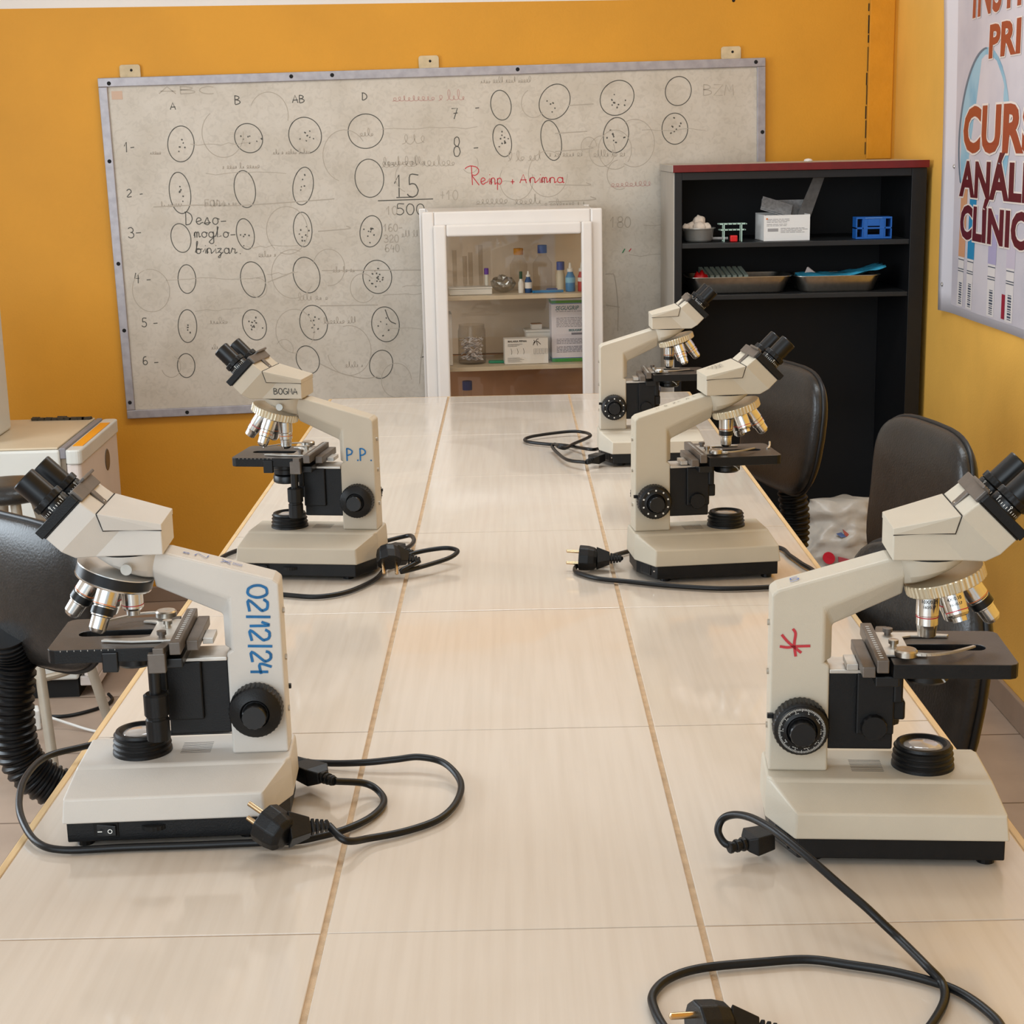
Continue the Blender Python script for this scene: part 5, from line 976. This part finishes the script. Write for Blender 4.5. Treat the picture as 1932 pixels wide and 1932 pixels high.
def blet(s, y, z, size, m, xs, bold, outline, al='LEFT'):
    for mm, of, bd, nm in ((M_LTW, .0024, bold+outline, 'letter_outline'), (m, .0030, bold, 'lettering')):
        if outline == 0 and nm == 'letter_outline': continue
        bm = BM(); text_mesh(bm, s, size, Matrix.Identity(4), bd, xs=xs, align=al, space=1.04)
        for v in bm.verts:
            yy = y-v.co.x; zz = z+v.co.y; v.co = Vector(bpt(yy, zz, of))
        obj(nm, bm, mm, bn)
blet('INSTITUTO', 3.075, .945, .145, M_LT1, 1.2, .004, .003); blet('PRI', 2.905, .826, .105, M_LT1, 1.75, .004, .003)
blet('CURSO', 3.108, .617, .150, M_LT1, 1.58, .006, .005); blet('ANÁLISES', 3.110, .495, .118, M_LT2, 1.60, .005, .004); blet('CLÍNICAS', 3.100, .386, .112, M_LT2, 1.50, .005, .004)
for z in (.53, .215): bm = BM(); lathe(bm, [(.006, 0), (.004, .002), (.0001, .0022)], 12, frame(bpt(left_edge(z)-.10 if z > .4 else left_edge(z)-.03, z, .002), (-1, 0, 0))); obj('eyelet', bm, M_DULL, bn)

# ------------------------------------------------------------------ mini fridge, the box on it, things beside it
M_FRW = mat('fridge_enamel', (208,206,198), .35, noise=.05, nscale=8); M_FRD = mat('fridge_door_enamel', (214,202,194), .35, noise=.05, nscale=8); M_FRT = mat('fridge_top', (204,186,158), .45, noise=.1, nscale=6); M_GSK = mat('grey_gasket', (128,114,96), .6); M_TRIM = mat('grey_trim', (130,126,130), .5)
fr = thing('mini_fridge', 'small white fridge with an orange sticker on its door top, left of the table', 'fridge', (-.93, 2.80, 0), math.radians(2.5))
FZ = T-.118
bm = BM(); box(bm, -.62, -.052, .0, .47, .05, FZ+.004); obj('body', bm, M_FRW, fr, bevel=.006, seg=3)
bm = BM(); box(bm, -.615, -.056, .006, .464, FZ+.0045, FZ+.010); obj('top_panel', bm, M_FRT, fr, bevel=.002)
bm = BM(); box(bm, -.0515, -.038, .008, .462, .075, FZ-.02); obj('gasket', bm, M_GSK, fr)
bm = BM(); box(bm, -.0515, -.037, .004, .466, FZ-.0195, FZ+.008); obj('grey_trim', bm, M_TRIM, fr, bevel=.002)
bm = BM(); prism(bm, rrect(-.0365, .0, -.004, .474, .012, 4), .06, FZ-.034, 'z'); dr = obj('door', bm, M_FRD, fr, bevel=.002)
bm = BM(); prism(bm, rrect(-.0368, .004, -.008, .478, .014, 4), FZ-.0335, FZ+.004, 'z'); obj('door_cap', bm, M_FRW, dr, bevel=.004)
bm = BM(); box(bm, -.029, -.003, .05, .40, FZ+.0044, FZ+.0056); obj('orange_sticker', bm, mat('orange_sticker', (232,152,20), .5), dr)
bm = BM(); lathe(bm, [(.0001, 0), (.03, 0), (.028, .0015), (.0001, .0018)], 24, Matrix.Translation((.0002, .315, FZ-.082)) @ Matrix.Rotation(PI/2, 4, 'Y') @ Matrix.Scale(1.0, 4)); obj('oval_badge', bm, M_BRKT, dr)
bm = BM(); box(bm, -.60, -.055, .012, .455, .0, .0495); obj('plinth', bm, M_DARK, fr)
bm = BM(); box(bm, -.05, .0, .01, .44, .030, .056); obj('kick_strip', bm, M_FRD, fr, bevel=.003)
rnd = random.Random(6); bm = BM()
for i in range(9): hull(bm, [(x*.02+i*.018+rnd.uniform(-.004, .004), y*.02, z*rnd.uniform(.004, .009)) for x in (-.5, .5) for y in (-.5, .5) for z in (0, 1)])
o = obj('dark_cloth', bm, mat('dark_rag', (64,56,44), .8)); o.location = (-1.165, 3.235, FZ+.0105); tag(o, 'dark ragged strip lying at the back of the fridge top', 'rag')
t = thing('white_case', 'white upright case standing on the fridge at the left edge of the picture', 'case', (-1.350, 2.90, FZ+.0105), math.radians(3))
bm = BM(); prism(bm, rrect(-.17, .17, -.05, .20, .02), 0, .34, 'z'); obj('shell', bm, M_FRW, t, bevel=.008, seg=3)
# fridge lead and adapter
t = thing('fridge_lead', 'thin black lead on the floor curling from under the fridge', 'lead', (-.98, 2.68, 0))
bm = BM(); tube(bm, [p-Vector((-.98, 2.68, 0)) for p in smooth_path([(-1.06,2.62,.014), (-1.03,2.650,.005), (-.98,2.650,.005), (-.935,2.678,.005), (-.897,2.724,.005), (-.889,2.765,.006), (-.905,2.792,.012)], 6)], .0045, 10); obj('cable', bm, M_RUB, t, smooth=True)
t = thing('socket_adapter', 'white multi-way socket adapter lying on the floor beside the stool', 'adapter', (-1.055, 2.575, 0), math.radians(20))
bm = BM(); box(bm, -.034, .034, -.022, .022, 0, .052); bx = obj('block', bm, M_PWH, t, bevel=.005, seg=3)
bm = BM(); lathe(bm, [(.0001, 0), (.016, 0), (.016, .001), (.0001, .001)], 20, frame((.0342, 0, .027), (1, 0, 0))); obj('socket', bm, M_GSK, bx)
bm = BM(); tube(bm, smooth_path([(.034, -.01, .03), (.06, -.03, .03), (.10, -.05, .016), (.15, -.09, .0045), (.22, -.16, .0045), (.30, -.24, .0045)], 6), .0035, 8); obj('cable', bm, M_PWH, t, smooth=True)

# ------------------------------------------------------------------ stool and chairs
M_LEA = mat('black_leatherette', (40,38,36), .33, noise=.3, nscale=70, bump=.25, bscale=260); M_LEAS = mat('chair_black_plastic', (18,18,19), .45); M_TUBE = mat('grey_painted_tube', (176,166,150), .4, .2, noise=.12, nscale=30)
st = thing('lab_stool', 'stool with a small round black seat and grey tube legs beside the fridge', 'stool', (-.958, 2.30, 0))
bm = BM(); lathe(bm, [(.0001, .642), (.085, .642), (.098, .648), (.102, .658), (.093, .674), (.05, .680), (.0001, .680)], 40); obj('seat', bm, M_LEA, st, smooth=True, ang=60)
for i in range(4):
    a = math.radians(31+90*i); bm = BM(); tube(bm, [Vector((.055*math.cos(a), .055*math.sin(a), .640)), Vector((.20*math.cos(a), .20*math.sin(a), .0))], .0115, 14); lg = obj('leg', bm, M_TUBE, st, smooth=True, ang=60)
bm = BM(); tube(bm, [(.138*math.cos(2*PI*i/32), .138*math.sin(2*PI*i/32), .26) for i in range(33)], .008, 10); obj('foot_ring', bm, M_TUBE, st, smooth=True)
def make_chair(label, bx0, by0, heading, top, bh, bw, lean=6, twist=0, fwd=0.):
    """(bx0, by0): middle of the backrest, heading: where the sitter looks"""
    root = thing('swivel_chair', label, 'chair', (bx0+.20*math.cos(math.radians(heading)), by0+.20*math.sin(math.radians(heading)), 0), math.radians(heading), 'black swivel chairs along the table')
    bm = BM(); bmesh.ops.create_uvsphere(bm, u_segments=40, v_segments=24, radius=1)
    def se(v, e): return math.copysign(abs(v)**e, v)
    LM = Matrix.Translation((-.20, 0, top-bh/2)) @ Matrix.Rotation(math.radians(twist), 4, 'Z') @ Matrix.Rotation(math.radians(-lean), 4, 'Y')
    zc = []
    for v in bm.verts:
        n = v.co.copy(); h = math.hypot(n.y, n.z) or 1; 
        # flat pillow: y and z follow a rounded rectangle, x is the thickness
        th = math.atan2(n.z, n.y); rad = h
        cy, sz = math.cos(th), math.sin(th); e = .55
        py = se(cy, e); pz = se(sz, e)
        wy = bw/2*(1-.10*(1-pz)*.5*(rad)); x = se(n.x, .62)*.034*(1 if n.x < 0 else 1.0)
        v.co = Vector((x+.018*(py*rad)**2-.01*math.cos(pz*rad*1.6), py*rad*wy, pz*rad*bh/2))
        v.co = LM @ v.co
    bk = obj('backrest', bm, M_LEA, root, smooth=True, ang=80)
    bm = BM(); pts = []
    for i in range(49):
        th = 2*PI*i/48; py = se(math.cos(th), .55); pz = se(math.sin(th), .55); wy = bw/2*(1-.10*(1-pz)*.5)
        pts.append(LM @ Vector((.018*py**2-.01*math.cos(pz*1.6)-.004, py*wy*1.006, pz*bh/2*1.006)))
    tube(bm, pts, .0045, 8); obj('piping', bm, M_LEAS, bk, smooth=True, ang=80)
    # corrugated spine
    path = smooth_path([LM @ Vector((-.040, 0, -.06)), Vector((-.222, 0, top-bh*.97)), Vector((-.232, 0, top-bh-.08)), Vector((-.222, 0, top-bh-.160)), Vector((-.165, 0, top-bh-.213)), Vector((-.08, 0, top-bh-.228)), Vector((.0+fwd, 0, top-bh-.230))], 26)
    bm = BM(); tube(bm, path, .03, 20, rfun=lambda i: .034 if i % 4 < 2 else .0300); obj('spine', bm, M_RUB, root, smooth=True, ang=25)
    zs = top-bh-.195
    bm = BM(); N = 44; loft(bm, [[(.02+fwd+a*(1 if math.cos(2*PI*i/N) < 0 else 1)*se(math.cos(2*PI*i/N), .6)*.205, se(math.sin(2*PI*i/N), .6)*a*.205, zs+z) for i in range(N)] for a, z in ((.80, 0), (.97, .008), (1.0, .028), (.95, .048), (.70, .058))]); obj('seat', bm, M_LEA, root, smooth=True, ang=60)
    bm = BM(); cyl(bm, (fwd, 0, zs-.002), (fwd, 0, zs-.05), .035); cyl(bm, (fwd, 0, zs-.05), (fwd, 0, .09), .024); obj('gas_column', bm, M_LEAS, root, smooth=True)
    for k in range(5):
        a = 2*PI*k/5+.4; c, s = math.cos(a), math.sin(a); bm = BM()
        hull(bm, [(fwd+c*r-s*w*q, s*r+c*w*q, z) for r, w, z0, z1 in ((.02, .026, .075, .115), (.27, .016, .062, .082)) for q in (-1, 1) for z in (z0, z1)]); lg = obj('base_arm', bm, M_LEAS, root, bevel=.004)
        bm = BM(); cyl(bm, (fwd+c*.262-s*.022, s*.262+c*.022, .0265), (fwd+c*.262+s*.022, s*.262-c*.022, .0265), .0265, n=24); cyl(bm, (fwd+c*.262, s*.262, .045), (fwd+c*.262, s*.262, .066), .008, n=12); obj('caster', bm, M_RUB, lg, smooth=True)
    return root
make_chair('black swivel chair at the left of the table with a thick corrugated spine', -.596, 1.20, 12, .852, .24, .39, twist=36, fwd=.15)
make_chair('black swivel chair farthest down the right side, before the black shelf unit', .775, 2.43, 196, .885, .285, .40)
make_chair('black swivel chair by the right wall, upper backrest showing behind the near right microscope head', .885, 1.62, 190, .885, .30, .40)
make_chair('black swivel chair on the right closest to the camera, behind the near right microscope stage', .668, .80, 196, .862, .30, .34)

# ------------------------------------------------------------------ plastic carrier bag on the floor
bg = thing('carrier_bag', 'crumpled white plastic carrier bag with red print standing before the black shelf unit', 'bag', (1.075, 3.20, 0))
prof = [(.0, .11, .08), (.03, .138, .10), (.12, .148, .105), (.22, .138, .095), (.29, .120, .08), (.325, .094, .06), (.345, .082, .05), (.37, .092, .052), (.40, .090, .026)]
def bag_r(z):
    for p, q in zip(prof, prof[1:]):
        if p[0] <= z <= q[0]: t_ = (z-p[0])/(q[0]-p[0]); return p[1]*(1-t_)+q[1]*t_, p[2]*(1-t_)+q[2]*t_
    return prof[-1][1:]
bm = BM(); N = 120; rings = []
for k in range(57):
    z = .40*k/56; rx, ry = bag_r(z); r = []
    for i in range(N):
        a = 2*PI*i/N; c = Vector((rx*math.cos(a), ry*math.sin(a), z))
        n1 = 1-abs(mnoise.noise(Vector((c.x*14, c.y*14, z*20))))*2; n2 = mnoise.noise(Vector((c.x*42+5, c.y*42, z*62))); f = 1+(.16*n1+.07*n2)*(.35+.65*min(1, z/.15))*(.5 if .05 < z < .28 and math.sin(a) < -.3 and abs(math.cos(a)) < .7 else 1)-.05
        r.append((c.x*f, c.y*f, max(0, z+.012*mnoise.noise(Vector((c.x*20, c.y*20, 3)))*min(1, z/.1))))
    rings.append(r)
loft(bm, rings); M_BAGM = mat('bag_film', (200,194,184), .32, noise=.22, nscale=16, bump=.5, bscale=60)
b0 = obj('bag', bm, M_BAGM, bg, smooth=True, ang=70)
def on_bag(x, z):
    best = None
    for k in range(len(prof)-1):
        if prof[k][0] <= z <= prof[k+1][0]:
            t_ = (z-prof[k][0])/(prof[k+1][0]-prof[k][0]); rx = prof[k][1]*(1-t_)+prof[k+1][1]*t_; ry = prof[k][2]*(1-t_)+prof[k+1][2]*t_
            return -ry*1.07*math.sqrt(max(.05, 1-(x/rx/1.02)**2))-.002
def bag_patch(name, m, poly):
    bm = BM(); top = [bm.verts.new((x, on_bag(x, z), z)) for x, z in poly]; bot = [bm.verts.new((x, on_bag(x, z)+.006, z)) for x, z in poly]
    bm.faces.new(top); bm.faces.new(list(reversed(bot)))
    for i in range(len(top)): bm.faces.new((top[i-1], top[i], bot[i], bot[i-1]))
    obj(name, bm, m, bg)
bag_patch('red_dot_print', mat('bag_red_print', (200,24,44), .4), [(-.053+.016*math.cos(a*PI/8), .252+.016*math.sin(a*PI/8)) for a in range(16)])
bag_patch('red_bar_print', mat('bag_pink_print', (178,72,84), .4), [(-.028, .256), (.04, .240), (.04, .226), (-.028, .243)])
bag_patch('red_star_print', mat('bag_rust_print', (170,72,56), .4), [(-.012, .327), (.0, .318), (.016, .302), (.010, .300), (-.008, .312)]); bag_patch('blue_print', mat('bag_blue_print', (60,84,140), .4), [(-.03, .315), (-.016, .319), (-.004, .309), (-.018, .307)])
